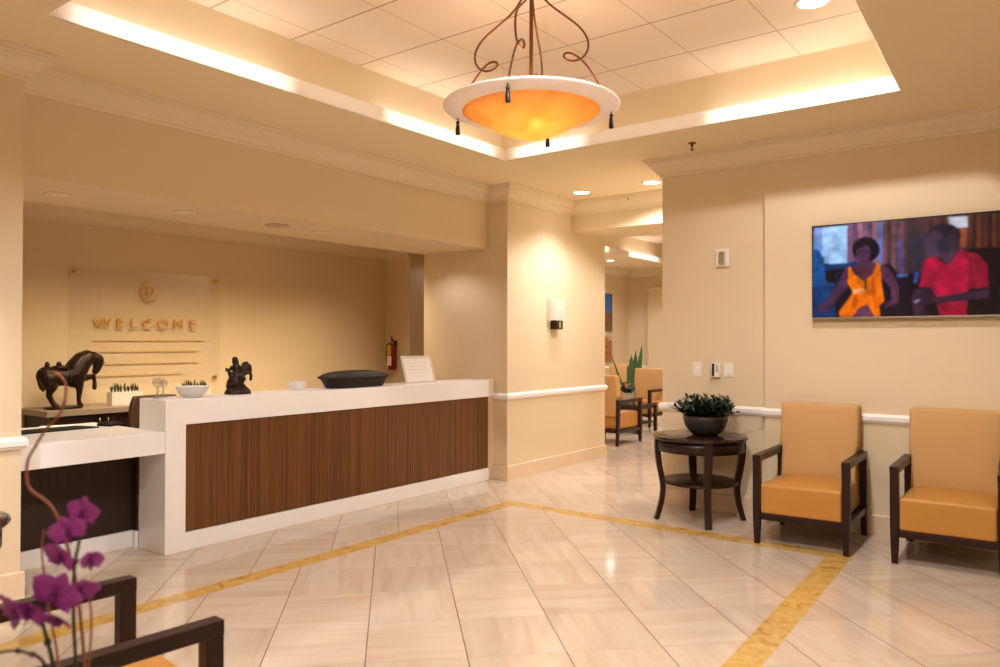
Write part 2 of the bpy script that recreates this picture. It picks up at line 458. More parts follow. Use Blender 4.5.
# ---- mouldings
CR = [(0, 2.965), (.018, 2.965), (.02, 2.985), (.034, 2.988), (.038, 3.0), (.05, 3.02), (.082, 3.046), (.1, 3.072), (.106, 3.086), (.118, 3.09), (.12, 3.104), (.136, 3.107), (.138, ZC), (0, ZC)]
sweep([(6.375, -3.4), (6.375, 2.06), (6.43, 2.06), (6.43, 3.004), (7.75, 3.004), (7.75, 4.8), (6.476, 4.8), (6.476, 5.065), (1.827, 5.065), (1.827, 4.82), (-3, 4.82)], CR, 'trim_3', MT['crown'])
CR2 = [(o, z-.373+.0) for o, z in CR]
sweep([(7.43, 7.14), (7.43, 7.6), (-1, 7.6)], CR2, 'trim_4', MT['crown'])
sweep([(16, 3.004), (16, 8.33), (8.75, 8.33)], CR, 'trim_5', MT['crown'])
RL = [(0, .848), (.012, .85), (.016, .86), (.026, .87), (.028, .9), (.02, .908), (.014, .918), (0, .92)]
sweep([(6.375, -3.4), (6.375, 2.06), (6.43, 2.06), (6.43, 3.004), (16, 3.004)], RL, 'trim_6', MT['trim'])
sweep([(8.57, 4.83), (8.57, 4.8), (6.476, 4.8), (6.476, 4.974)], RL, 'trim_7', MT['trim'])
sweep([(1.827, 4.97), (1.827, 4.82), (-3, 4.82)], RL, 'trim_8', MT['trim'])
sweep([(16, 3.03), (16, 8.33), (8.75, 8.33)], RL, 'trim_9', MT['trim'])
BB = [(0, 0), (.018, 0), (.018, .146), (.012, .153), (0, .153)]
sweep([(6.375, -3.4), (6.375, 2.06), (6.43, 2.06), (6.43, 3.004), (16, 3.004)], BB, 'baseboard_right', MT['marble'])
sweep([(8.57, 4.9), (8.57, 4.8), (6.476, 4.8), (6.476, 4.985)], BB, 'baseboard_passage', MT['marble'])
sweep([(1.827, 5.3), (1.827, 4.82), (-3, 4.82)], BB, 'baseboard_left', MT['marble'])
sweep([(16, 3.03), (16, 8.33), (8.75, 8.33)], BB, 'baseboard_far', MT['marble'])

# ================================================================== helpers for things given in room coordinates
def at(b, name, m, parent, bevel=0, **k):
    o = b.build(name, m, parent, bevel, **k); o.location = tuple(-c for c in parent.location); return o

# ---- reception desk
d = thing('reception_desk', 'long white reception desk with brown wood front and a lower left end', 'desk', (4.5, 5.2, 0))
Q = MT['quartz']
b = B()
out = [(2.78, 0), (6.388, 0), (6.388, .126), (2.932, .126), (2.932, .883), (6.472, .883), (6.472, 1.06), (2.78, 1.06)]
y0, y1 = 4.974, 5.325
fr = [b.bm.verts.new((x, y0, z)) for x, z in out]; bk = [b.bm.verts.new((x, y1, z)) for x, z in out]
b._f(fr); b._f(list(reversed(bk)))
for i in range(8): b._f([fr[i], fr[(i+1) % 8], bk[(i+1) % 8], bk[i]])
at(b, 'counter_surround', Q, d, .004)
at(B().box(1.829, 2.779, 4.976, 6.0, .697, .845), 'lower_counter', Q, d, .004)
at(B().box(1.829, 2.779, 5.385, 5.41, .12, .696), 'knee_panel', MT['wood2'], d)
at(B().box(1.829, 2.779, 5.365, 5.41, 0, .119), 'knee_skirting', Q, d, .003)
for a, c in ((2.934, 4.0405), (4.0435, 5.2285), (5.2315, 6.386)):
    at(B().box(a, c, 4.99, 5.3, .128, .881), 'front_panel', MT['wood'], d, .0015)
at(B().box(2.755, 2.7795, 5.326, 5.364, 0, .119), 'knee_skirting', Q, d, .002)
at(B().box(2.765, 2.7795, 5.326, 5.384, .12, .696), 'knee_panel', MT['wood2'], d)
at(B().box(2.79, 6.38, 5.33, 6.0, .70, .745), 'work_surface', MT['taupe'], d, .003)
at(B().box(2.79, 2.82, 5.41, 5.95, 0, .695), 'support_panel', MT['wood2'], d)
at(B().box(6.30, 6.35, 5.33, 5.95, 0, .695), 'support_panel', MT['wood2'], d)

# ---- back counter (credenza)
d = thing('credenza', 'dark wood cabinet with a grey-brown top along the back wall behind the desk', 'cabinet', (4.8, 7.3, 0))
at(B().box(2.86, 6.95, 7.03, 7.59, .808, .862), 'top', MT['taupe'], d, .004)
at(B().box(2.9, 6.9, 7.075, 7.585, .09, .806).box(2.95, 6.85, 7.12, 7.58, 0, .09), 'body', MT['wood2'], d, .002)
for k in range(9):
    xa = 2.902+k*.4442
    dr = at(B().box(xa+.002, xa+.440, 7.055, 7.074, .10, .80), 'door', MT['espresso'], d, .002)
    hx = xa+.405 if k % 2 == 0 else xa+.035
    h = B().tube([(hx, 7.054, .70), (hx, 7.03, .705), (hx, 7.03, .765), (hx, 7.054, .77)], .005, 6)
    o = h.build('handle', MT['chrome'], dr)

# ---- things on the credenza
def grass_box(loc, label):
    t = thing('grass_planter', label, 'planter', loc, 0, 'white boxes of grass on the credenza')
    pb = B()
    pb.box(-.15, .15, -.055, .055, 0, .008); pb.box(-.15, .15, -.055, -.047, .008, .125); pb.box(-.15, .15, .047, .055, .008, .125); pb.box(-.15, -.142, -.047, .047, .008, .125); pb.box(.142, .15, -.047, .047, .008, .125)
    pb.build('box', MT['ceramic'], t, .002)
    B().box(-.141, .141, -.046, .046, .009, .112).build('soil', MT['soil'], t)
    g = B(); rnd = random.Random(3)
    for k in range(9):
        cx = -.125+k*.031+rnd.uniform(-.006, .006); cy = rnd.uniform(-.025, .025); tall = rnd.uniform(.6, 1.0)
        for j in range(16):
            a = rnd.uniform(0, 2*PI); tilt = rnd.uniform(.03, .35)
            g.leaf((cx, cy, .11), (math.cos(a)*tilt, math.sin(a)*tilt, 1), .125*tall*rnd.uniform(.7, 1.1), .008, .2, 3)
    g.build('grass', MT['grass'], t, recalc=False)
    return t
grass_box((3.64, 7.24, .862), 'white planter box of grass right of the horse sculpture')
grass_box((4.40, 7.30, .862), 'white planter box of grass partly hidden by the glass bowl on the desk')

hs = thing('horse_sculpture', 'dark bronze horse sculpture with arched neck and one raised foreleg', 'sculpture', (3.105, 7.22, .8625))
def hp(px, py, dy=0): return ((px-66)*.0081, dy, (406.3-py)*.0093)
H = []
T = lambda pts, r: H.append(('t', [hp(*p) for p in pts], r))
T([(45, 374.5), (52, 375.5), (62, 376), (72, 374)], [.088, .086, .08, .095])
T([(45, 377, -.035), (47, 381, -.04)], [.075, .06]); T([(46, 377, .035), (50, 381, .04)], [.075, .055])
T([(73, 374), (77, 367), (82, 361), (87, 358), (92, 358.5)], [.1, .097, .088, .075, .056])       # arched neck
T([(76, 362), (82, 355.5), (88, 353.5), (94, 355)], [.03, .032, .03, .026])                     # crest / mane mass
T([(94, 357.5), (99.5, 360), (100, 364), (98, 369), (96.5, 371.5)], [.055, .052, .044, .036, .03])                     # head turned down
T([(100.5, 359.5), (105, 362.8), (107.5, 362.8)], [.016, .011, .006]); T([(96, 357, .03), (97, 354, .035)], [.014, .005])
T([(73, 377), (79, 376)], [.09, .06])                                                            # chest
T([(76.5, 378, -.04), (77, 384, -.04), (77, 391, -.04), (76.5, 398, -.04), (77, 402, -.04), (78.5, 403.6, -.04)], [.05, .036, .026, .019, .022, .026])
T([(78, 378, .04), (88, 377.5, .045), (97, 376.5, .045), (98.5, 382, .045), (98.2, 388, .045)], [.05, .034, .025, .019, .022])
T([(45, 381, -.045), (48, 386, -.045), (45, 393, -.045), (48, 399, -.045), (51, 402.5, -.045), (53, 403.5, -.045)], [.062, .042, .026, .02, .024, .026])
T([(50, 381, .045), (54, 385.5, .045), (50, 392.5, .045), (53, 398, .045), (55, 402.5, .045), (57, 403.5, .045)], [.058, .04, .026, .02, .024, .026])
T([(40.5, 374), (38.6, 379), (39.5, 385), (42, 389)], [.025, .026, .02, .01])                    # tail
body = blob('horse', H, MT['bronze'], hs, .0085, 5)
sd = B()
sd.lathe([(.05, 0), (.056, .02), (.05, .035), (.02, .04)], 20, Matrix.Translation(hp(59, 369, 0)) @ Matrix.Rotation(0, 4, 'X'), 1.3, 1.2)
sd.tube([hp(66, 370.5, 0), hp(65.8, 374, -.087), hp(65.5, 380, -.07), hp(65.4, 383.5, 0)], .012, 6); sd.tube([hp(66, 370.5, 0), hp(65.8, 374, .087), hp(65.5, 380, .07), hp(65.4, 383.5, 0)], .012, 6)
sd.ball(hp(45.5, 364.5, 0), .022, 10, (1, 1, 1.6)); sd.ball(hp(57.5, 364, 0), .02, 10, (1.2, 1, 1.5))
sd.build('saddle', MT['bronze'], hs)
kn = B(); rr = random.Random(5)
for k in range(11):
    z = math.cos(k*.55); kn.ball(hp(41+k*1.6, 374+3.2*math.sin(k*.55+1.2)+1.5, -.082), .013, 8)
kn.build('rosette_band', MT['brass'], hs)
B().lathe([(.16, 0), (.17, .004), (.17, .018), (.16, .022)], 32, Matrix.Translation((-.03, 0, 0)), .86, .6, 4).build('plinth', MT['bronze'], hs, .002)

# ---- reception chair behind the desk
t = thing('office_chair', 'brown leather office chair behind the desk, half hidden by its white end', 'chair', (3.60, 6.38, 0))
b = B()
for k in range(5):
    a = 2*PI*k/5+.3
    b.bar([(0, 0, .1), (.15*math.cos(a), .15*math.sin(a), .1), (.29*math.cos(a), .29*math.sin(a), .075)], [.05, .045, .03], [.04, .035, .02], (-math.sin(a), math.cos(a), 0))
b.build('star_base', MT['black'], t)
for k in range(5):
    a = 2*PI*k/5+.3
    B().cyl((.29*math.cos(a)-.012, .29*math.sin(a), .03), (.29*math.cos(a)+.012, .29*math.sin(a), .03), .029, n=14).build('castor', MT['black'], t)
B().cyl((0, 0, .1), (0, 0, .42), .026).build('gas_post', MT['chrome'], t)
B().lathe([(.2, .42), (.245, .43), (.255, .46), (.245, .5), (.19, .515)], 32, None, 1, 1, 3.4).build('seat', MT['leather'], t)
b = B(); n = 14; rows = []
for j in range(8):
    z = .54+j*.063; wd = .245*(1-.09*abs(j-3)/4)*(1 if j < 6 else (.96 if j == 6 else .86)); row = []
    for i in range(n+1):
        u = -1+2*i/n; row.append((wd*u, .235+.03*(j/7)-.035*u*u*0-.05*u*u, z))
    rows.append(row)
fv = [[b.bm.verts.new(p) for p in r] for r in rows]; bv = [[b.bm.verts.new((p[0], p[1]+.06, p[2])) for p in r] for r in rows]
for j in range(7):
    for i in range(n):
        b._f([fv[j][i], fv[j][i+1], fv[j+1][i+1], fv[j+1][i]], True); b._f([bv[j][i+1], bv[j][i], bv[j+1][i], bv[j+1][i+1]], True)
for i in range(n):
    b._f([fv[0][i+1], fv[0][i], bv[0][i], bv[0][i+1]], True); b._f([fv[7][i], fv[7][i+1], bv[7][i+1], bv[7][i]], True)
for j in range(7):
    b._f([fv[j][0], fv[j+1][0], bv[j+1][0], bv[j][0]], True); b._f([fv[j+1][n], fv[j][n], bv[j][n], bv[j+1][n]], True)
b.build('backrest', MT['leather'], t, .012)
B().bar([(0, .0, .43), (0, .27, .43), (0, .325, .5), (0, .33, .72)], .06, .018, (1, 0, 0)).build('back_support', MT['black'], t)
for s in (-1, 1):
    B().bar([(s*.25, .12, .45), (s*.29, .1, .5), (s*.29, .06, .68), (s*.29, -.14, .69)], .045, .025, (1, 0, 0)).build('armrest', MT['black'], t, .004)

# ---- clear welcome sign on the back wall
sg = thing('welcome_sign', 'clear glass wall sign with gold WELCOME lettering and a round gold emblem', 'sign', (4.06, 7.55, 1.6))
at(B().box(3.262, 4.86, 7.555, 7.565, 1.03, 2.175), 'glass_panel', MT['glass'], sg, .002)
for x, z in ((3.315, 2.13), (4.80, 2.13), (3.315, 1.075), (4.80, 1.075)):
    at(B().cyl((x, 7.545, z), (x, 7.599, z), .012, n=16).cyl((x, 7.54, z), (x, 7.55, z), .017, n=16), 'standoff', MT['brass'], sg)
def letter(ch, size, ext):
    cu = bpy.data.curves.new('letter', 'FONT'); cu.body = ch; cu.size = size; cu.extrude = ext; cu.align_x = 'CENTER'; cu.align_y = 'CENTER'; cu.resolution_u = 6; cu.offset = 0
    o = bpy.data.objects.new('letter', cu); COL.objects.link(o)
    dg = bpy.context.evaluated_depsgraph_get(); dg.update()
    me = bpy.data.meshes.new_from_object(o.evaluated_get(dg)); bpy.data.objects.remove(o)
    me.name = 'letter'
    bm = bmesh.new(); bm.from_mesh(me); bmesh.ops.remove_doubles(bm, verts=bm.verts, dist=1e-5); bmesh.ops.recalc_face_normals(bm, faces=bm.faces); bm.to_mesh(me); bm.free()
    for p in me.polygons: p.use_smooth = False
    r = bpy.data.objects.new('letter', me); COL.objects.link(r); return r
for ch, x in zip('WELCOME', (3.583, 3.749, 3.885, 4.029, 4.193, 4.362, 4.527)):
    o = letter(ch, .142, .006); o.data.materials.append(MT['gold']); o.parent = sg
    o.rotation_euler = (PI/2, 0, 0); o.scale = (1.12, 1, 1); o.location = (x-4.06, -.002, 1.64-1.6)
o = letter('D', .125, .006); o.name = 'emblem_letter'; o.data.materials.append(MT['gold']); o.parent = sg; o.rotation_euler = (PI/2, 0, 0); o.location = (4.05-4.06, -.002, 1.975-1.6)
b = B(); rg = []
for k in range(29):
    a = math.radians(75+k*290/28); rg.append((-.012+.088*math.cos(a), -.002, .375+.1*math.sin(a)))
b.tube(rg, [.003+.005*math.sin(PI*k/28) for k in range(29)], 8)
b.build('emblem_ring', MT['gold'], sg)
for k, (z, x1) in enumerate(((1.478, 4.69), (1.366, 4.60), (1.245, 4.62), (1.13, 4.42))):
    b = B(); rl = random.Random(20+k); x = 3.50
    while x < x1:
        w = rl.uniform(.035, .11); b.box(x, min(x+w, x1), 7.566, 7.5675, z-.009, z+.009); x += w+.014
    at(b, 'small_print_line', MT['text'], sg)

sg.location.y += .016

# ---- fire extinguisher hung on the back room's side wall
fe = thing('fire_extinguisher', 'red fire extinguisher with a yellow tag on the wall behind the desk', 'fire extinguisher', (7.36, 7.40, 1.08))
B().lathe([(.05, 0), (.058, .012), (.058, .29), (.052, .32), (.03, .345), (.022, .35)], 24).build('cylinder', MT['red'], fe)
B().cyl((0, 0, .35), (0, 0, .39), .018).cyl((-.03, 0, .375), (.02, 0, .375), .01).build('valve', MT['brass'], fe)
B().bar([(.02, 0, .39), (-.02, -.01, .40), (-.06, -.05, .425)], .02, .008, (0, 1, 0)).bar([(.02, 0, .40), (-.02, -.01, .42), (-.055, -.045, .455)], .02, .006, (0, 1, 0)).build('handle', MT['black'], fe)
B().tube([(.0, .02, .375), (-.03, .07, .34), (-.035, .075, .22), (-.03, .068, .1)], .009, 8).build('hose', MT['black'], fe)
B().box(-.066, -.06, -.036, .036, .2, .33).build('tag', MT['yellow'], fe)
B().box(-.0605, -.0585, -.04, .04, .06, .19).build('label', MT['paper'], fe)
B().box(.058, .069, -.02, .02, .05, .4).cyl((.03, 0, .335), (.06, 0, .335), .01).build('bracket', MT['black'], fe)

# ---- things on the upper counter
dk = thing('crystal_award', 'small clear glass globe award on a stem at the left end of the white counter', 'award', (2.845, 5.2, 1.06))
B().lathe([(.035, 0), (.04, .006), (.036, .012), (.012, .02), (.01, .07), (.016, .08)], 20).build('stem', MT['crystal'], dk)
B().ball((0, 0, .115), .036, 20).build('globe', MT['crystal'], dk)
B().ball((.07, .05, .105), .03, 16).lathe([(.03, 0), (.03, .008), (.008, .016), (.008, .075), (.012, .08)], 16, Matrix.Translation((.07, .05, 0))).build('globe_reflection', MT['crystal'], dk)  # reflection of the main globe, modelled as a second solid globe
bw = B(); 
bw.lathe([(.045, 0), (.06, .002), (.1, .035), (.118, .075), (.122, .078), (.113, .075), (.095, .04), (.055, .009), (0, .007)], 24)
tag(bw.build('glass_bowl', MT['frost'], None, loc=(3.085, 5.15, 1.061)), 'round white glass bowl on the counter, next to the glass globe award', 'bowl')
t = thing('candy_dish', 'small square white dish on the counter between the rider statue and the dark tray', 'dish', (4.06, 5.2, 1.06))
b = B(); b.lathe([(.046, 0), (.05, .004), (.064, .062), (.067, .07), (.062, .07), (.046, .014), (0, .012)], 32, Matrix.Rotation(.3, 4, 'Z'), 1, 1, 6)
b.build('dish', MT['frost'], t)
b = B(); rc = random.Random(2)
for k in range(14): b.ball((rc.uniform(-.045, .045), rc.uniform(-.045, .045), .024+rc.uniform(0, .012)), .014, 8, (1.3, .9, .8))
b.build('sweets', MT['ceramic'], t)

rd = thing('rider_sculpture', 'small dark bronze statue of a rider on a rearing horse, on the white counter', 'sculpture', (3.475, 5.17, 1.06))
def rp_(px, py, dy=0): return ((px-234.5)*.0087, dy, (391.5-py)*.0081)
R_ = []
T = lambda pts, r: R_.append(('t', [rp_(*p) for p in pts], r))
T([(230, 380), (233, 375), (237, 371)], [.045, .05, .04])                 # horse barrel rearing
T([(237, 371), (240, 367), (243, 364)], [.036, .03, .026]); T([(243, 364), (246, 365.5), (247.5, 369)], [.024, .02, .012])
T([(240, 363), (243.5, 361)], [.014, .006])
T([(239, 372, -.02), (244, 371, -.02), (246.5, 374, -.02), (246, 378, -.02)], [.022, .015, .012, .012])
T([(239, 370, .02), (246, 369, .025), (250, 371.5, .025)], [.02, .013, .01])
T([(230, 380, -.025), (233, 384, -.025), (230, 387, -.025)], [.03, .02, .018]); T([(229, 380, .025), (227, 384, .025), (228, 388, .025)], [.03, .02, .018])
T([(229, 378), (226, 371), (224.5, 368), (222.5, 369)], [.02, .015, .012, .007])     # tail
T([(233, 372), (233, 367), (232.5, 364)], [.032, .033, .026]); R_.append(('b', rp_(231.8, 360.7), .026)); T([(231.5, 358.6), (231, 357.5)], [.024, .012])
T([(234, 366, -.03), (237.5, 368.5, -.03), (240, 368, -.01)], [.016, .013, .011]); T([(231, 366, .03), (228, 369, .035), (225, 367.5, .03)], [.016, .012, .01])
T([(234, 373, -.035), (237, 377, -.045), (235, 381.5, -.045)], [.022, .018, .013])
blob('horse_and_rider', R_, MT['bronze'], rd, .0042, 2)
b = B(); b.lathe([(.098, 0), (.1, .01), (.088, .035), (.07, .05), (.05, .075), (.025, .088), (0, .09)], 24, None, 1, .72, 3)
ro = b.build('rock_plinth', MT['bronze'], rd)

t = thing('covered_tray', 'large dark brown lidded serving tray on the counter left of the framed notice', 'tray', (4.66, 5.155, 1.06))
B().lathe([(.27, 0), (.285, .004), (.33, .075), (.34, .082), (.26, .082)], 48, None, 1.05, .4, 3.2).build('base', MT['tray_black'], t)
B().lathe([(.318, .083), (.33, .086), (.332, .098), (.312, .106), (.28, .124), (.2, .142), (.1, .15), (0, .151)], 48, None, 1.13, .43, 3.4).build('lid', MT['tray_black'], t)

t = thing('notice_stand', 'slanted clear notice stand holding a white printed sheet at the right end of the counter', 'sign', (5.49, 5.12, 1.062), .0)
Rt = Matrix.Rotation(math.radians(-16), 4, 'X')
b = B(); b.box(-.215, .215, -.006, -.003, 0, .275, Rt); b.box(-.215, .215, .003, .006, 0, .275, Rt); b.box(-.215, .215, -.006, .1, 0, .003)
b.build('acrylic_holder', MT['glass'], t)
b = B(); fr = .028
b.box(-.215, -.215+fr, -.0025, .0015, 0, .275, Rt); b.box(.215-fr, .215, -.0025, .0015, 0, .275, Rt); b.box(-.215+fr, .215-fr, -.0025, .0015, 0, fr*.6, Rt); b.box(-.215+fr, .215-fr, -.0025, .0015, .275-fr, .275, Rt)
b.build('border', mat('pale_grey_border', S(216, 206, 192), .5), t)
B().box(-.187, .187, -.002, .002, .017, .247, Rt).build('sheet', MT['paper'], t)
b = B()
for k, w in enumerate((.15, .12, .15, .14, .08)): b.box(-w, w, -.0032, -.0026, .2-k*.034, .206-k*.034, Rt)
b.build('print_lines', MT['ink'], t)

# ---- things on the lower counter
b = B(); c = [(1.95, 5.50), (2.60, 5.60), (2.64, 5.85), (1.97, 5.84)]
c = [(1.90, 5.555), (2.63, 5.60), (2.56, 5.80), (1.90, 5.79)]
for z in (0, .008): pass
b.hexa([(c[0][0], c[0][1], .846), (c[1][0], c[1][1], .846), (c[3][0], c[3][1], .846), (c[2][0], c[2][1], .846), (c[0][0], c[0][1], .854), (c[1][0], c[1][1], .854), (c[3][0], c[3][1], .854), (c[2][0], c[2][1], .854)])
tag(b.build('desk_pad', MT['coral'], None, .002), 'flat dark desk pad lying on the lower white counter', 'desk pad')
t = thing('keyboard', 'small dark keyboard on the lower counter beside the taller white counter end', 'keyboard', (2.755, 5.68, .846), .35)
B().hexa([(-.075, -.06, 0), (.075, -.06, 0), (-.075, .06, 0), (.075, .06, 0), (-.075, -.06, .008), (.075, -.06, .008), (-.075, .06, .02), (.075, .06, .02)]).build('case', MT['coral'], t, .002)
b = B()
for i in range(8):
    for j in range(4): b.box(-.066+i*.0168, -.052+i*.0168, -.05+j*.026, -.031+j*.026, .012+j*.0024, .016+j*.0026)
b.build('keys', MT['black'], t)
b = B(); b.box(-.1, .1, -.07, .07, 0, .004)
o = tag(b.build('paper_stack', MT['paper'], None, loc=(2.47, 5.90, .846)), 'white sheets of paper at the back of the lower counter', 'paper'); o.rotation_euler = (0, 0, -.25)

# ================================================================== CEILING FITTINGS
def downlight(loc, label, lit=True, r=.085, group=None):
    t = thing('downlight', label, 'ceiling light', loc, 0, group)
    B().lathe([(r, 0), (r+.004, -.006), (r+.018, -.006), (r+.022, 0)], 32).build('trim_ring', MT['white'], t)
    B().lathe([(.0, -.0015), (r, -.0015)], 32, caps=False).build('lens', MT['lens'] if lit else MT['lensdim'], t)
    return t
downlight((7.261, 4.36, ZC), 'lit recessed downlight in the low ceiling nearest the passage wall with the sconce')
downlight((7.237, 3.50, ZC), 'lit recessed downlight in the low ceiling nearest the narrow wall with the switches')
downlight((4.849, 1.27, ZU), 'lit recessed downlight in the raised tiled ceiling at the top edge of the photo')
downlight((13.71, 7.55, ZC), 'small lit downlight in the far lounge seen through the opening', r=.075)
SL = ['leftmost of the four small round spotlights under the soffit over the desk', 'small round soffit spotlight above the glass bowl, second of four from the left',
      'small round soffit spotlight right of the oval vent, third of four from the left', 'small round soffit spotlight at the right end of the soffit over the desk']
for (x, y), l in zip(((2.312, 5.53), (3.228, 5.515), (4.562, 5.52), (5.966, 5.49)), SL):
    t = thing('soffit_spotlight', l, 'ceiling light', (x, y, 2.471), 0, 'spotlights under the soffit')
    B().lathe([(.062, .0), (.064, -.007), (.085, -.007), (.088, 0)], 28).build('trim_ring', MT['crown'], t)
    B().lathe([(0, -.012), (.03, -.010), (.055, -.003), (.0625, -.001)], 28, caps=False).build('lens', MT['lensdim'], t)
t = thing('ceiling_vent', 'flat round speaker grille under the soffit between two spotlights', 'vent', (4.065, 5.49, 2.471))
B().lathe([(.10, 0), (.10, -.008), (.082, -.01), (.08, -.004)], 32).build('rim', MT['grille'], t)
B().lathe([(0, -.005), (.08, -.005)], 32, caps=False).build('grille', MT['grille'], t)
for loc, l in (((5.996, 2.535, ZC), 'small dark sprinkler head on the ceiling beside the raised tray'), ((7.658, 3.99, ZC), 'small sprinkler head on the ceiling in front of the passage header')):
    t = thing('sprinkler', l, 'sprinkler', loc)
    B().lathe([(.033, 0), (.035, -.004), (.02, -.008), (0, -.008)], 20).build('plate', MT['lampbronze'], t)
    B().cyl((0, 0, -.008), (0, 0, -.03), .009).tube([(-.012, 0, -.03), (-.014, 0, -.045), (0, 0, -.055), (.014, 0, -.045), (.012, 0, -.03)], .003, 6).lathe([(.018, -.056), (.019, -.059), (0, -.059)], 16).build('head', MT['bronze'], t)

# ---- cove tubes (fluorescent lamps lying behind the opal lens)
def tube_lamp(a, c, label, m='tube'):
    t = thing('cove_lamp', label, 'lamp', tuple((a[i]+c[i])/2 for i in range(3)), 0, 'tubes hidden in the ceiling cove')
    at(B().cyl(a, c, .013, n=10), 'tube', MT[m], t)
    for p in (a, c): at(B().box(p[0]-.02, p[0]+.02, p[1]-.02, p[1]+.02, ZC+.005, p[2]+.02), 'socket', MT['white'], t)
zt = ZC+.05
TB = 'fluorescent tube behind the opal lens of the ceiling cove'
tube_lamp((1.78, 4.245, zt), (3.2, 4.245, zt), TB); tube_lamp((4.05, 4.245, zt), (5.42, 4.245, zt), TB)
tube_lamp((5.655, 3.3, zt), (5.655, 4.06, zt), TB); tube_lamp((5.645, .98, zt), (5.65, 2.25, zt), TB)
tube_lamp((3.26, 4.245, zt), (3.99, 4.245, zt), TB, 'tubefill'); tube_lamp((5.655, 2.32, zt), (5.655, 3.22, zt), TB, 'tubefill')  # weak tubes added in the gaps to lift the dim stretches of lens
tube_lamp((1.8, .68, zt), (3.0, .72, zt), TB); tube_lamp((3.6, .76, zt), (4.8, .80, zt), TB)
tube_lamp((1.59, 1.4, zt), (1.59, 2.6, zt), TB)
tube_lamp((13.3, 7.0, zt), (14.6, 7.0, zt), TB); tube_lamp((11.3, 7.0, zt), (12.5, 7.0, zt), TB); tube_lamp((9.8, 7.0, zt), (10.7, 7.0, zt), TB)

# ================================================================== PENDANT LAMP
PX, PY, PZ = 3.6, 2.5, 2.842
t = thing('pendant_lamp', 'large hanging bowl lamp of amber and white glass with scrolled bronze rods and black tassels', 'pendant lamp', (PX, PY, PZ))
B().lathe([(0, -.207), (.03, -.205), (.08, -.195), (.14, -.174), (.22, -.138), (.30, -.095), (.36, -.064), (.397, -.046), (.397, -.038), (.36, -.056), (.30, -.087), (.22, -.130), (.14, -.166), (.08, -.187), (0, -.199)], 64, caps=False).build('bowl', MT['bowl'], t)
B().lathe([(.397, -.048), (.43, -.043), (.47, -.034), (.50, -.026), (.509, -.018), (.502, -.012), (.468, -.022), (.43, -.032), (.397, -.038), (.397, -.048)], 72, caps=False).build('rim', MT['rim'], t)
B().cyl((0, 0, -.02), (0, 0, ZU-PZ), .0115, n=14).build('stem', MT['lampbronze'], t)
B().lathe([(.075, ZU-PZ), (.075, ZU-PZ-.012), (.05, ZU-PZ-.035), (.016, ZU-PZ-.05), (0, ZU-PZ-.05)], 28).build('canopy', MT['lampbronze'], t)
B().lathe([(0, .17), (.012, .172), (.016, .19), (.01, .205), (.006, .22), (0, .222)], 14, Matrix.Translation((.045, -.06, -.1))).build('finial', MT['lampbronze'], t)
B().ball((0, 0, -.055), .028, 14).build('bulb', MT['bulb'], t)
B().tube([(0, 0, -.02), (.0, 0, -.03)], .02, 12).build('bulb_holder', MT['brass'], t)
arm = [(.03, .69), (.05, .64), (.105, .58), (.20, .515), (.285, .455), (.328, .395), (.336, .34), (.318, .292), (.28, .262), (.232, .256), (.195, .272), (.188, .296), (.218, .310), (.262, .294), (.31, .25), (.37, .165), (.43, .055), (.462, -.022)]
def smooth(pts, it=2):
    for _ in range(it):
        q = [pts[0]]
        for a, c in zip(pts, pts[1:]):
            q.append(tuple(.75*a[i]+.25*c[i] for i in range(len(a)))); q.append(tuple(.25*a[i]+.75*c[i] for i in range(len(a))))
        q.append(pts[-1]); pts = q
    return pts
FWD = math.radians(34.8)            # direction from the room's near side through the lamp
for da, dz, sc in ((6, 0, 1), (77, -.07, .9), (160, -.035, 1.07), (-105, -.02, 1)):       # measured anticlockwise from the right-hand side as seen from the near side
    ang = FWD-PI/2+math.radians(da)
    c, s = math.cos(ang), math.sin(ang)
    pts = smooth([(r*c+(-s)*(.012 if 8 < i < 14 else 0), r*s+c*(.012 if 8 < i < 14 else 0), z) for i, (r, z) in enumerate([(min(q*sc, .462), w+dz*min(1, w/.2, max(0, (.69-w)/.1)) if w > 0 else w) for q, w in arm])])
    B().tube(pts, .0062, 8).build('scroll_rod', MT['lampbronze'], t)
    M = Matrix.Translation((.468*c, .468*s, -.036))
    B().lathe([(0, .03), (.006, .03), (.009, .015), (.004, .006), (.004, -.012), (.011, -.018), (.012, -.026), (.006, -.032), (.010, -.036), (.013, -.06), (.0145, -.092), (.013, -.096), (0, -.096)], 14, M).build('tassel', MT['black'], t)

# ================================================================== WALL FITTINGS
t = thing('wall_sconce', 'white glass wall sconce with a small dark metal base on the passage wall', 'wall lamp', (7.37, 4.8, 1.7))
b = B(); n = 20; R1 = []
for z in (.012, .252):
    R1.append([(math.copysign(abs(math.cos(PI+PI*k/n))**.6, math.cos(PI+PI*k/n))*.15, .098*math.sin(PI+PI*k/n)-.006, z) for k in range(n+1)])
v = [[b.bm.verts.new(p) for p in r] for r in R1]
for k in range(n): b._f([v[0][k], v[0][k+1], v[1][k+1], v[1][k]], True)
b.build('shade', MT['shade'], t)
B().box(-.07, .07, -.085, -.001, -.09, .008).build('base', MT['bronze'], t, .004)
B().box(-.022, .022, -.089, -.084, -.075, -.005).build('badge', MT['chrome'], t)
B().box(-.03, .03, -.012, 0, .0, .2).build('back_plate', MT['bronze'], t, .003)

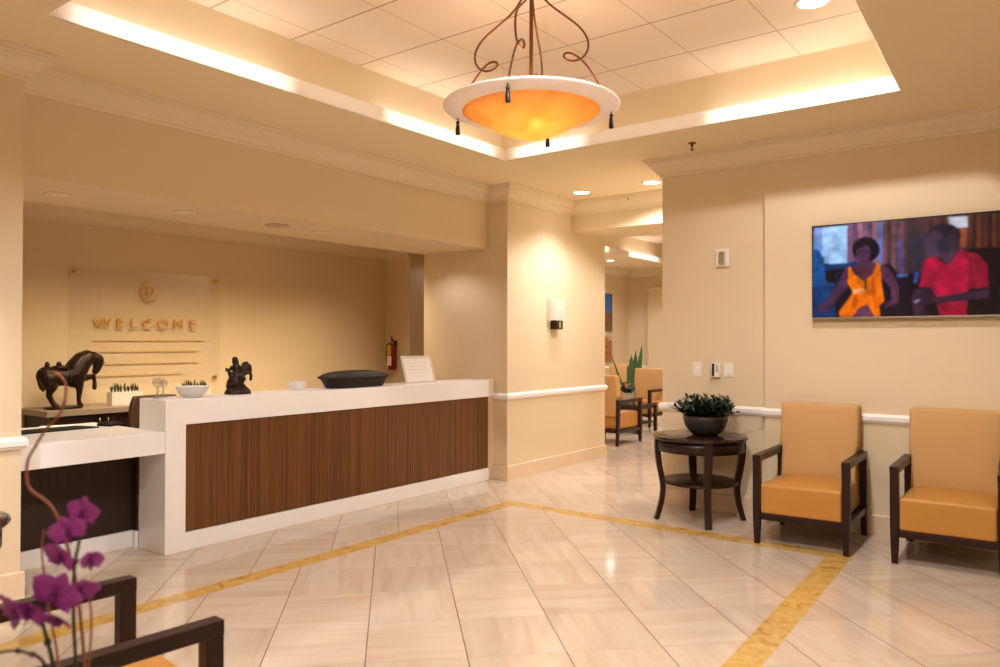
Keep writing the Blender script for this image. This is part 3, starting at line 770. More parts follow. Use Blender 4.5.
def plate(y, z, w, h, x=6.43, d=.008): return B().box(-d, 0, -w/2, w/2, -h/2, h/2), (x, y, z)
t = thing('fire_strobe', 'small white fire strobe high on the narrow wall with the switches', 'alarm', (6.43, 2.437, 2.197))
B().box(-.02, 0, -.06, .06, -.08, .08).build('housing', MT['white'], t, .006)
B().box(-.045, -.02, -.025, .02, -.058, .052).build('strobe_lens', MT['chrome'], t, .005)
def switch(y, label):
    t = thing('light_switch', label, 'switch', (6.43, y, 1.228), 0, 'white rocker switches on the narrow wall')
    B().box(-.007, 0, -.04, .04, -.06, .06).build('plate', MT['white'], t, .003)
    B().hexa([(-.016, -.017, -.034), (-.006, -.017, -.034), (-.016, .017, -.034), (-.006, .017, -.034), (-.009, -.017, .034), (-.006, -.017, .034), (-.009, .017, .034), (-.006, .017, .034)]).build('rocker', MT['white'], t, .001)
switch(2.672, 'white rocker switch plate left of the small wall control on the narrow wall')
switch(2.388, 'white rocker switch plate right of the small wall control on the narrow wall')
t = thing('wall_control', 'small white wall control box with a dark front strip between the two switches', 'control', (6.43, 2.492, 1.226))
B().box(-.04, 0, -.034, .034, -.062, .062).build('housing', MT['white'], t, .004)
B().box(-.0415, -.0385, .008, .03, -.055, .055).build('dark_strip', MT['black'], t)
B().box(-.0415, -.0385, -.026, -.004, -.02, .04).build('display', MT['grille'], t)

# ---- television
t = thing('television', 'wall television showing a woman in orange and a man in red', 'television', (6.32, 1.015, 2.0225))
B().box(.006, .035, -.653, .653, -.3675, .3675).build('housing', MT['tvblack'], t, .004)
b = B(); w, h, e = .653, .3675, .006
b.box(-.002, .006, -w, w, h-e, h); b.box(-.002, .006, -w, -w+e, -h, h); b.box(-.002, .006, w-e, w, -h, h)
b.build('bezel', MT['tvblack'], t)
B().box(-.003, .008, -w, w, -h-.004, -h+.008).build('silver_strip', MT['silver'], t)
B().box(.035, .0545, -.2, .2, -.15, .15).build('wall_mount', MT['black'], t)
SCREEN = [
 ((150, 190, 235), [(0.0039,0.0087),(0.2001,0.0113),(0.1994,0.4293),(0.0033,0.4083)]),
 ((105, 145, 215), [(0.0039,0.0087),(0.056,0.0073),(0.0554,0.4139),(0.0033,0.4083)]),
 ((120, 80, 110), [(0.2001,-0.0267),(0.2279,-0.022),(0.2271,0.4701),(0.1993,0.4672)]),
 ((95, 60, 95), [(0.2279,-0.022),(0.2555,-0.0174),(0.2546,0.4729),(0.2271,0.4701)]),
 ((150, 100, 115), [(0.2555,-0.0174),(0.2828,-0.0128),(0.282,0.4756),(0.2546,0.4729)]),
 ((120, 80, 110), [(0.2828,-0.0128),(0.31,-0.0082),(0.3091,0.4784),(0.282,0.4756)]),
 ((95, 60, 95), [(0.31,-0.0082),(0.3369,-0.0037),(0.3361,0.4811),(0.3091,0.4784)]),
 ((150, 100, 115), [(0.3369,-0.0037),(0.3637,0.0008),(0.3628,0.4839),(0.3361,0.4811)]),
 ((95, 110, 170), [(0.3637,0.0008),(0.3903,0.0052),(0.3894,0.5051),(0.3628,0.5024)]),
 ((110, 70, 75), [(0.3903,-0.0133),(0.4129,-0.0094),(0.4118,0.5811),(0.3892,0.5791)]),
 ((78, 48, 58), [(0.4129,-0.0094),(0.4354,-0.0056),(0.4343,0.5831),(0.4118,0.5811)]),
 ((125, 80, 80), [(0.4354,-0.0056),(0.4577,-0.0018),(0.4566,0.5851),(0.4343,0.5831)]),
 ((90, 60, 80), [(0.4577,-0.0018),(0.4799,0.002),(0.4788,0.5871),(0.4566,0.5851)]),
 ((110, 70, 75), [(0.4799,0.002),(0.502,0.0057),(0.5009,0.589),(0.4788,0.5871)]),
 ((78, 48, 58), [(0.502,0.0057),(0.524,0.0095),(0.5228,0.591),(0.5009,0.589)]),
 ((90, 75, 125), [(0.4666,0.2013),(0.4989,0.2059),(0.5027,0.5801),(0.4705,0.5772)]),
 ((18, 12, 28), [(0.137,0.5566),(0.2072,0.487),(0.4289,0.4538),(0.4844,0.5876),(0.6109,0.6168),(0.6101,1.0112),(0.1262,0.9963)]),
 ((16, 75, 140), [(-0.0069,0.2413),(0.0297,0.2557),(0.0658,0.357),(0.0777,0.6092),(0.1287,0.6325),(0.1312,0.9965),(-0.008,0.9922)]),
 ((10, 52, 105), [(-0.0075,0.6608),(0.1267,0.6515),(0.1312,0.9965),(-0.008,0.9922)]),
 ((10, 48, 100), [(0.0708,0.4252),(0.2469,0.4155),(0.2468,0.4721),(0.0759,0.4894)]),
 ((12, 30, 60), [(0.1269,0.4886),(0.1492,0.4908),(0.1449,0.6338),(0.1267,0.6324)]),
 ((70, 110, 180), [(0.4613,0.5672),(0.521,0.5636),(0.5264,0.5949),(0.4659,0.5969)]),
 ((72, 40, 72), [(0.2222,0.4412),(0.1823,0.4845),(0.1419,0.6336),(0.0857,0.8025),(0.0256,0.8865),(0.0287,0.9507),(0.0752,0.9466),(0.1366,0.8245),(0.187,0.7132),(0.2268,0.6214)]),
 ((84, 44, 70), [(0.3629,0.4374),(0.4101,0.4795),(0.4428,0.5471),(0.4749,0.6964),(0.4765,0.861),(0.3999,0.9217),(0.3953,0.8753),(0.4357,0.8221),(0.4285,0.693),(0.3816,0.5969)]),
 ((78, 42, 66), [(0.2616,0.4077),(0.3227,0.4144),(0.3648,0.4562),(0.334,0.5555),(0.2856,0.6261),(0.222,0.5263),(0.2221,0.4696)]),
 ((14, 8, 22), [(0.3736,0.2957),(0.37,0.3354),(0.3597,0.3704),(0.3436,0.3974),(0.3232,0.4137),(0.3005,0.4176),(0.2777,0.4086),(0.2571,0.3876),(0.2406,0.3565),(0.23,0.3183),(0.2264,0.2769),(0.2301,0.2365),(0.2409,0.201),(0.2574,0.1741),(0.2782,0.1584),(0.301,0.1553),(0.3236,0.165),(0.344,0.1864),(0.36,0.2175),(0.3702,0.2551)]),
 ((74, 42, 74), [(0.3267,0.3308),(0.3247,0.3641),(0.3189,0.3936),(0.3099,0.4166),(0.2985,0.4308),(0.2859,0.4347),(0.2733,0.4281),(0.2619,0.4113),(0.2528,0.3861),(0.247,0.3549),(0.2451,0.3209),(0.2471,0.2873),(0.2531,0.2575),(0.2622,0.2346),(0.2737,0.2206),(0.2863,0.217),(0.2989,0.224),(0.3102,0.241),(0.3191,0.2662),(0.3248,0.2971)]),
 ((14, 8, 22), [(0.2373,0.2538),(0.2668,0.1955),(0.3154,0.1892),(0.3441,0.2678),(0.296,0.2333),(0.2569,0.2752)]),
 ((30, 12, 30), [(0.2647,0.295),(0.2813,0.2915),(0.2813,0.3065),(0.2647,0.3101)]),
 ((30, 12, 30), [(0.2978,0.2936),(0.3172,0.2998),(0.3152,0.3145),(0.2978,0.3086)]),
 ((120, 30, 60), [(0.2714,0.3768),(0.2938,0.3775),(0.286,0.3953)]),
 ((110, 20, 30), [(0.2546,0.4691),(0.2858,0.523),(0.3323,0.4658),(0.3303,0.4843),(0.2858,0.5436),(0.2585,0.4959)]),
 ((240, 112, 6), [(0.2023,0.4675),(0.2152,0.4537),(0.229,0.527),(0.2856,0.6205),(0.334,0.5555),(0.361,0.4372),(0.3771,0.4482),(0.3862,0.6714),(0.4001,0.8386),(0.3716,0.8927),(0.3809,1.0041),(0.1514,0.9971),(0.1485,0.9397),(0.1988,0.8089),(0.2266,0.7348),(0.199,0.6381)]),
 ((205, 84, 6), [(0.2364,0.7732),(0.2659,0.7562),(0.2361,0.9808),(0.2064,0.9893)]),
 ((205, 84, 6), [(0.3292,0.5924),(0.3436,0.575),(0.3573,0.9292),(0.3429,0.9286)]),
 ((238, 160, 110), [(0.2247,0.7063),(0.2952,0.6925),(0.2952,0.7244),(0.2246,0.763)]),
 ((50, 25, 15), [(0.2934,0.608),(0.3012,0.6087),(0.301,0.7116),(0.2932,0.7111)]),
 ((90, 48, 72), [(0.2262,0.9994),(0.2657,0.8972),(0.3065,0.871),(0.3476,1.0031)]),
 ((215, 96, 6), [(0.1514,0.9971),(0.2657,0.8596),(0.2803,0.8791),(0.2064,1.0083)]),
 ((70, 46, 52), [(0.5133,0.0026),(0.8197,0.0115),(0.8187,0.4473),(0.5125,0.4124)]),
 ((84, 44, 44), [(0.608,-0.0081),(0.6276,-0.0047),(0.6272,0.1746),(0.6077,0.1717)]),
 ((56, 30, 38), [(0.6276,-0.0047),(0.647,-0.0013),(0.6466,0.1775),(0.6272,0.1746)]),
 ((100, 56, 50), [(0.647,-0.0013),(0.6663,0.0021),(0.6659,0.1804),(0.6466,0.1775)]),
 ((84, 44, 44), [(0.6663,0.0021),(0.6855,0.0054),(0.6852,0.1832),(0.6659,0.1804)]),
 ((56, 30, 38), [(0.6855,0.0054),(0.7046,0.0088),(0.7043,0.1861),(0.6852,0.1832)]),
 ((100, 56, 50), [(0.7046,0.0088),(0.7236,0.0121),(0.7233,0.1889),(0.7043,0.1861)]),
 ((84, 44, 44), [(0.7236,0.0121),(0.7425,0.0154),(0.7422,0.1918),(0.7233,0.1889)]),
 ((78, 34, 26), [(0.8197,-0.006),(0.8381,-0.0027),(0.8373,0.3451),(0.8189,0.3427)]),
 ((44, 20, 22), [(0.8381,-0.0027),(0.8564,0.0006),(0.8556,0.3475),(0.8373,0.3451)]),
 ((95, 48, 34), [(0.8564,0.0006),(0.8746,0.0039),(0.8738,0.3498),(0.8556,0.3475)]),
 ((58, 28, 26), [(0.8746,0.0039),(0.8927,0.0071),(0.8919,0.3521),(0.8738,0.3498)]),
 ((78, 34, 26), [(0.8927,0.0071),(0.9107,0.0104),(0.9098,0.3545),(0.8919,0.3521)]),
 ((44, 20, 22), [(0.9107,0.0104),(0.9286,0.0136),(0.9277,0.3568),(0.9098,0.3545)]),
 ((95, 48, 34), [(0.9286,0.0136),(0.9464,0.0168),(0.9455,0.3591),(0.9277,0.3568)]),
 ((58, 28, 26), [(0.9464,0.0168),(0.9641,0.02),(0.9632,0.3614),(0.9455,0.3591)]),
 ((78, 34, 26), [(0.9641,0.02),(0.9817,0.0232),(0.9809,0.3636),(0.9632,0.3614)]),
 ((44, 20, 22), [(0.9817,0.0232),(0.9992,0.0263),(0.9984,0.3659),(0.9809,0.3636)]),
 ((95, 48, 34), [(0.9992,0.0263),(1.0167,0.0295),(1.0158,0.3682),(0.9984,0.3659)]),
 ((48, 42, 56), [(0.5221,0.1589),(0.6166,0.155),(0.6158,0.5677),(0.5213,0.568)]),
 ((12, 8, 14), [(0.5213,0.568),(0.6113,0.5673),(0.7683,0.3538),(0.918,0.3469),(1.03,0.37),(1.0284,1.0115),(0.5204,0.9949)]),
 ((175, 178, 192), [(0.7219,0.0118),(0.8171,0.0215),(0.8169,0.1331),(0.726,0.1328)]),
 ((140, 66, 38), [(0.7789,0.1411),(0.811,0.1462),(0.8089,0.3327),(0.7785,0.32)]),
 ((50, 70, 160), [(0.5531,0.5438),(0.5801,0.5554),(0.5664,0.6715),(0.5483,0.6701)]),
 ((26, 20, 36), [(0.7822,0.2118),(0.7781,0.2491),(0.7664,0.2817),(0.7483,0.3065),(0.7253,0.321),(0.6996,0.3238),(0.6738,0.3143),(0.6504,0.2935),(0.6317,0.2633),(0.6197,0.2266),(0.6157,0.1872),(0.6199,0.149),(0.6321,0.1159),(0.6508,0.0912),(0.6743,0.0773),(0.7002,0.0755),(0.7258,0.0857),(0.7487,0.107),(0.7668,0.1372),(0.7783,0.1732)]),
 ((62, 46, 70), [(0.7049,0.2784),(0.7026,0.3175),(0.6958,0.3523),(0.6854,0.3793),(0.6722,0.3959),(0.6576,0.4004),(0.6429,0.3924),(0.6297,0.3725),(0.6192,0.3426),(0.6124,0.3057),(0.6102,0.2655),(0.6126,0.2258),(0.6195,0.1908),(0.6301,0.1638),(0.6434,0.1475),(0.6581,0.1435),(0.6727,0.152),(0.6858,0.1722),(0.6961,0.2021),(0.7027,0.2386)]),
 ((44, 34, 52), [(0.7768,0.3198),(0.7743,0.3574),(0.7669,0.3907),(0.7556,0.4166),(0.7412,0.4324),(0.7253,0.4367),(0.7093,0.4288),(0.6949,0.4095),(0.6834,0.3806),(0.676,0.345),(0.6736,0.3062),(0.6762,0.268),(0.6837,0.2343),(0.6953,0.2085),(0.7098,0.193),(0.7258,0.1893),(0.7418,0.1977),(0.756,0.2174),(0.7673,0.2462),(0.7744,0.2815)]),
 ((70, 44, 60), [(0.6909,0.3617),(0.7598,0.3527),(0.7509,0.4748),(0.7165,0.5064),(0.6907,0.4505)]),
 ((165, 14, 56), [(0.6027,0.4317),(0.6559,0.3931),(0.6715,0.4305),(0.7165,0.5029),(0.7493,0.4394),(0.7768,0.3408),(0.8687,0.4097),(0.9078,0.5091),(0.9138,0.7365),(0.818,0.7469),(0.809,1.0043),(0.6808,1.0001),(0.6549,0.8389),(0.6358,0.7127),(0.5735,0.7117)]),
 ((120, 14, 38), [(0.8187,0.4299),(0.8687,0.4097),(0.9078,0.5091),(0.9138,0.7365),(0.818,0.7469)]),
 ((140, 12, 40), [(0.681,0.8936),(0.8094,0.8649),(0.809,1.0043),(0.6808,1.0001)]),
 ((52, 30, 48), [(0.5663,0.7112),(0.6376,0.7217),(0.6655,0.8181),(0.8096,0.769),(0.917,0.7504),(0.9128,0.836),(0.6984,0.8732),(0.6106,0.8902),(0.5926,0.9973),(0.5477,0.9958),(0.5391,0.7781)]),
 ((130, 125, 150), [(0.548,0.8511),(0.5795,0.8257),(0.5822,0.8439),(0.5524,0.873)]),
]

nx, ny = 260, 146
uu, vv = np.meshgrid((np.arange(nx+1))/nx, (np.arange(ny+1))/ny)
img = np.zeros((ny+1, nx+1, 3)); img[:] = (14, 9, 16)
for colr, poly in SCREEN:
    ins = np.zeros(uu.shape, bool); k = len(poly)
    for i in range(k):
        (xa, ya), (xb, yb) = poly[i], poly[(i+1) % k]
        if ya == yb: continue
        c = ((ya > vv) != (yb > vv)) & (uu < (xb-xa)*(vv-ya)/(yb-ya)+xa); ins ^= c
    img[ins] = colr
rs = np.random.RandomState(4)                        # grain and uneven light of the film on the screen
def lowfreq(n):
    g = rs.rand(n+2, n*2+2); yy = vv*n; xx = uu*n*2; y0_ = yy.astype(int); x0_ = xx.astype(int); fy = yy-y0_; fx = xx-x0_
    fy = fy*fy*(3-2*fy); fx = fx*fx*(3-2*fx)
    return (g[y0_, x0_]*(1-fx)+g[y0_, x0_+1]*fx)*(1-fy)+(g[y0_+1, x0_]*(1-fx)+g[y0_+1, x0_+1]*fx)*fy
img *= (.62+.34*lowfreq(8)+.24*lowfreq(19)+.16*lowfreq(44))[..., None]
for _ in range(4):                                  # its soft focus
    p = np.pad(img, ((1, 1), (1, 1), (0, 0)), 'edge')
    img = (p[:-2, 1:-1]+p[2:, 1:-1]+p[1:-1, :-2]+p[1:-1, 2:]+2*p[1:-1, 1:-1])/6
img = np.clip(img, 0, 255)
lin = np.where(img/255 <= .04045, img/255/12.92, ((img/255+.055)/1.055)**2.4)
me = bpy.data.meshes.new('screen')
ys = .647-uu*1.294; zs = .3615-vv*.7215
vt = np.stack([np.full(uu.shape, -.0005), ys, zs], -1).reshape(-1, 3)
idx = np.arange((nx+1)*(ny+1)).reshape(ny+1, nx+1)
fc = np.stack([idx[:-1, :-1], idx[1:, :-1], idx[1:, 1:], idx[:-1, 1:]], -1).reshape(-1, 4)
me.from_pydata(vt.tolist(), [], fc.tolist())
ca = me.color_attributes.new('film', 'FLOAT_COLOR', 'POINT')
ca.data.foreach_set('color', np.concatenate([lin, np.ones(uu.shape+(1,))], -1).reshape(-1).astype(np.float32))
m = bpy.data.materials.new('tv_screen'); nt, N, L, M = nodes(m); p = nt.nodes['Principled BSDF']
p.inputs['Base Color'].default_value = (.004, .004, .005, 1); p.inputs['Roughness'].default_value = .08
a = N('Attribute'); a.attribute_name = 'film'; L(a.outputs['Color'], p.inputs['Emission Color']); p.inputs['Emission Strength'].default_value = .62
me.materials.append(m); o = bpy.data.objects.new('screen', me); COL.objects.link(o); o.parent = t
TVMAT = m

# ================================================================== FURNITURE
def make_table(loc, rz, label, group):
    t = thing('round_side_table', label, 'table', loc, rz, group)
    B().lathe([(0, .668), (.362, .668), (.378, .672), (.386, .683), (.382, .694), (.37, .700), (0, .700)], 64).build('tabletop', MT['espressotop'], t)
    B().lathe([(.325, .575), (.354, .575), (.354, .668), (.325, .668), (.325, .575)], 64, caps=False).build('apron', MT['espresso'], t)
    B().lathe([(0, .306), (.296, .306), (.306, .311), (.306, .325), (.298, .330), (0, .330)], 56).build('shelf', MT['espresso'], t)
    for k in range(4):
        a = PI/2*k; c, s = math.cos(a), math.sin(a)
        prof = smooth([(.342, .668), (.346, .57), (.335, .46), (.308, .33), (.300, .26), (.312, .15), (.345, .03), (.357, 0)], 2)
        pts = [(r*c, r*s, z) for r, z in prof]; n = len(pts)
        w = [.070-.020*i/(n-1) for i in range(n)]; h = [.05-.014*i/(n-1) for i in range(n)]
        B().bar(pts, w, h, (-s, c, 0)).build('leg', MT['espresso'], t, .004)
    return t
GT = 'round dark wood side tables'
table = make_table((6.03, 2.485, 0), math.radians(33), 'round dark wood side table with a shelf, carrying the potted plant by the wall', GT)
dup(table, (1.02, 3.88, 0), .5, 'dark round side table cut by the left edge of the photo')
dup(table, (.60, 1.40, 0), .2, 'round dark side table below the orchid, under the photo')

pp = thing('potted_plant', 'low leafy dark green plant in a wide dark bowl on the round side table', 'plant', (6.03, 2.435, .701))
B().lathe([(.085, 0), (.1, .003), (.135, .035), (.165, .08), (.180, .13), (.184, .165), (.174, .165), (.165, .12), (.12, .09), (0, .09)], 44).build('bowl', MT['darkpot'], pp)
B().lathe([(0, .142), (.1, .146), (.172, .138)], 30, caps=False).build('soil', MT['soil'], pp)
b = B(); rnd = random.Random(11)
for k in range(150):
    a = rnd.uniform(0, 2*PI); tl = rnd.uniform(.0, 1)**.7*1.22
    base = Vector((.11*math.cos(a)*rnd.uniform(.2, 1), .11*math.sin(a)*rnd.uniform(.2, 1), .135))
    d = Vector((math.sin(tl)*math.cos(a), math.sin(tl)*math.sin(a), math.cos(tl)*.9)).normalized()
    Ls = rnd.uniform(.13, .225)*(1-.2*(1-tl/1.22))
    tip = base+d*Ls; b.tube([base, base+d*Ls*.5, tip], [.003, .0025, .0015], 5)
    for j in range(6):
        f = .4+.12*j; q = base+d*Ls*f; az = rnd.uniform(0, 2*PI)
        dd = (d*.7+Vector((math.cos(az), math.sin(az), rnd.uniform(-.1, .5)))).normalized()
        b.leaf(q, dd, rnd.uniform(.055, .095), rnd.uniform(.018, .03), .18, 4, fold=.1)
b.build('foliage', MT['leaf'], pp, recalc=False)

def make_armchair(loc, rz, label, group):
    t = thing('armchair', label, 'armchair', loc, rz, group)
    E = MT['espresso']
    for s in (-1, 1):
        ys = .301*s
        B().bar([(-.336, ys, 0), (-.334, ys, .18), (-.333, ys, .30), (-.333, ys, .60)], [.036, .05, .053, .053], [.034, .052, .054, .054], (0, 1, 0)).build('leg', E, t, .003)
        B().bar([(.372, ys, 0), (.352, ys, .2), (.345, ys, .40), (.335, ys, .60)], [.036, .046, .05, .05], [.034, .044, .046, .044], (0, 1, 0)).build('leg', E, t, .003)
        B().hexa([(-.361, ys-.028, .598), (.358, ys-.028, .596), (-.361, ys+.028, .598), (.358, ys+.028, .596), (-.361, ys-.028, .645), (.358, ys-.028, .643), (-.361, ys+.028, .645), (.358, ys+.028, .643)]).build('armrest', E, t, .004)
        B().box(-.31, .335, ys-.017, ys+.017, .175, .222).build('side_rail', E, t, .003)
    B().box(-.352, -.315, -.276, .276, .178, .222).build('front_rail', E, t, .003)
    B().box(.325, .36, -.276, .276, .178, .222).build('back_rail', E, t, .003)
    B().box(-.31, .32, -.275, .275, .205, .2215).build('shade_panel', MT['black'], t)  # black sheet added to deepen the shade and floor reflection below the seat
    # seat cushion: deep block with a softly crowned top
    b = B(); n = 12; top, bot = [], []
    for i in range(n+1):
        x = -.352+.64*i/n; rt, rb = [], []
        for j in range(n+1):
            y = -.275+.55*j/n
            u, v = 2*i/n-1, 2*j/n-1
            z = .437+.02*(1-u**4)*(1-v**4)-.014*(i/n)
            bulge = -.012*(1-v*v) if i == 0 else 0
            rt.append(b.bm.verts.new((x+bulge*.3, y, z))); rb.append(b.bm.verts.new((x, y, .223)))
        top.append(rt); bot.append(rb)
    for i in range(n):
        for j in range(n):
            b._f([top[i][j], top[i+1][j], top[i+1][j+1], top[i][j+1]], True); b._f([bot[i][j+1], bot[i+1][j+1], bot[i+1][j], bot[i][j]])
    for k in range(n):
        b._f([top[0][k], top[0][k+1], bot[0][k+1], bot[0][k]]); b._f([top[n][k+1], top[n][k], bot[n][k], bot[n][k+1]])
        b._f([top[k+1][0], top[k][0], bot[k][0], bot[k+1][0]]); b._f([top[k][n], top[k+1][n], bot[k+1][n], bot[k][n]])
    b.build('seat', MT['gold_cloth'], t, .018, seg=3)
    # leaning backrest, slightly pillowed
    b = B(); F, K = [], []
    for j in range(n+1):
        z = .40+.588*j/n; f0 = .19+.07*j/n; rf, rk = [], []
        for i in range(n+1):
            y = -.284+.568*i/n if j > 5 else -.27+.54*i/n
            u, v = 2*i/n-1, 2*j/n-1
            puff = .018*(1-u**4)*(1-v**4)
            rf.append(b.bm.verts.new((f0-puff, y, z+(.008*(1-u*u) if j == n else 0)))); rk.append(b.bm.verts.new((f0+.135-.0*j/n, y, z)))
        F.append(rf); K.append(rk)
    for j in range(n):
        for i in range(n):
            b._f([F[j][i], F[j][i+1], F[j+1][i+1], F[j+1][i]], True); b._f([K[j][i+1], K[j][i], K[j+1][i], K[j+1][i+1]], True)
    for k in range(n):
        b._f([F[0][k+1], F[0][k], K[0][k], K[0][k+1]]); b._f([F[n][k], F[n][k+1], K[n][k+1], K[n][k]])
        b._f([F[k][0], F[k+1][0], K[k+1][0], K[k][0]]); b._f([F[k+1][n], F[k][n], K[k][n], K[k+1][n]])
    b.build('backrest', MT['tan_cloth'], t, .02, seg=3)
    return t
GA = 'tan and gold armchairs with dark wood arms'
ch = make_armchair((5.93, 1.575, 0), math.radians(2.5), 'gold and tan armchair against the wall beside the round side table', GA)
dup(ch, (5.975, .675, 0), math.radians(2.0), 'gold and tan armchair under the television, cut by the right edge of the photo')
dup(ch, (.98, 2.37, 0), math.radians(175.5), 'nearest armchair, its dark wood arms behind the purple orchid at the lower left')
dup(ch, (9.88, 5.43, 0), math.radians(180), 'armchair seen from the side, just past the passage wall end')
dup(ch, (12.28, 6.12, 0), math.radians(0), 'far lounge armchair facing the camera, in front of the snake plant')
dup(ch, (14.1, 7.62, 0), math.radians(5), 'farthest lounge armchair, behind the snake plant near the wall pictures')

# ---- far lounge: low table, flowers, snake plant, pictures
t = thing('coffee_table', 'low square dark table between the lounge armchairs', 'table', (11.28, 5.86, 0))
B().box(-.34, .34, -.34, .34, .43, .465).build('tabletop', MT['espressotop'], t, .003)
B().box(-.31, .31, -.31, .31, .38, .43).build('apron', MT['espresso'], t)
B().box(-.3, .3, -.3, .3, .14, .16).build('shelf', MT['espresso'], t)
for sx in (-1, 1):
    for sy in (-1, 1): B().box(.315*sx-.025, .315*sx+.025, .315*sy-.025, .315*sy+.025, 0, .43).build('leg', MT['espresso'], t, .003)
t = thing('flower_pot', 'small white pot of orange-pink flowers on the lounge table', 'plant', (11.22, 5.86, .466))
B().lathe([(.075, 0), (.08, .004), (.1, .13), (.105, .17), (.095, .17), (.09, .13), (0, .13)], 28).build('pot', MT['ceramic'], t)
b = B(); rnd = random.Random(4)
for k in range(46):
    a = rnd.uniform(0, 2*PI); e = rnd.uniform(.3, 1.3)
    b.leaf((.04*math.cos(a), .04*math.sin(a), .15), (math.cos(a)*math.sin(e), math.sin(a)*math.sin(e), math.cos(e)), rnd.uniform(.14, .26), .05, .35, 4)
b.build('foliage', MT['leaf'], t, recalc=False)
for k in range(12):
    a = rnd.uniform(0, 2*PI); r = rnd.uniform(0, .1); c = (r*math.cos(a)-.03, r*math.sin(a)+.05, .22+rnd.uniform(0, .09)); b = B()
    for j in range(6):
        aa = PI/3*j; b.leaf(c, (math.cos(aa), math.sin(aa), .6), .045, .035, .3, 3)
    b.build('flower', MT['flower'], t, recalc=False)
t = thing('snake_plant', 'tall upright snake plant behind the far lounge armchair', 'plant', (13.35, 6.87, 0))
B().lathe([(.13, 0), (.14, .005), (.18, .3), (.19, .36), (.175, .36), (.165, .31), (0, .31)], 28).build('pot', MT['darkpot'], t)
b = B(); rnd = random.Random(9)
for dy, L_, w, lean in ((-.12, 1.1, .12, .17), (-.06, .98, .14, .06), (-.02, .9, .14, .02), (.03, .82, .13, .03), (-.09, .8, .13, .12), (.2, .95, .05, .36), (.05, .7, .12, .12), (0, .6, .12, .1), (-.16, .62, .08, .26)):
    sgn = -1 if dy < 0 else 1
    b.leaf((rnd.uniform(-.06, .06), dy*.45, .33), (rnd.uniform(-.08, .08), sgn*abs(lean), 1), L_, w, .03, 7, up=(1, 0, 0), fold=.25)
b.build('leaves', MT['leaf2'], t, recalc=False)
for z0, z1, l, lo, hi in ((1.68, 2.55, 'upper wall picture of blue sky over a street in the far lounge', 'brownart', 'blue'), (.98, 1.62, 'lower wall picture of an orange-brown building in the far lounge', 'orangeart', 'orangeart')):
    t = thing('wall_picture', l, 'picture', (14.85, 8.33, (z0+z1)/2)); hh = (z1-z0)/2
    B().box(-.3, .3, -.035, -.002, -hh, hh).build('canvas', MT['trim'], t, .003)
    if lo != hi:
        B().box(-.295, .295, -.038, -.034, -hh*.15, hh*.98).build('sky', MT['blue'], t)
        b = B(); rnd = random.Random(3); x = -.295
        b.box(-.295, .295, -.0385, -.034, -hh*.98, -hh*.15)
        while x < .25:
            w = rnd.uniform(.06, .12); b.box(x, min(x+w, .295), -.0395, -.034, -hh*.4, hh*rnd.uniform(-.1, .12)); x += w
        b.build('street', MT['brownart'], t)
    else:
        B().box(-.295, .295, -.038, -.034, -hh*.98, hh*.98).build('sky', MT['grille'], t)
        b = B(); b.box(-.25, .27, -.040, -.034, -hh*.9, hh*.6); b.box(-.1, .12, -.041, -.034, hh*.5, hh*.85); b.build('building', MT['orangeart'], t)
        b = B()
        for i in range(4):
            for j in range(2): b.box(-.2+i*.11, -.15+i*.11, -.042, -.034, -hh*.4+j*hh*.45, -hh*.15+j*hh*.45)
        b.build('windows', MT['brownart'], t)

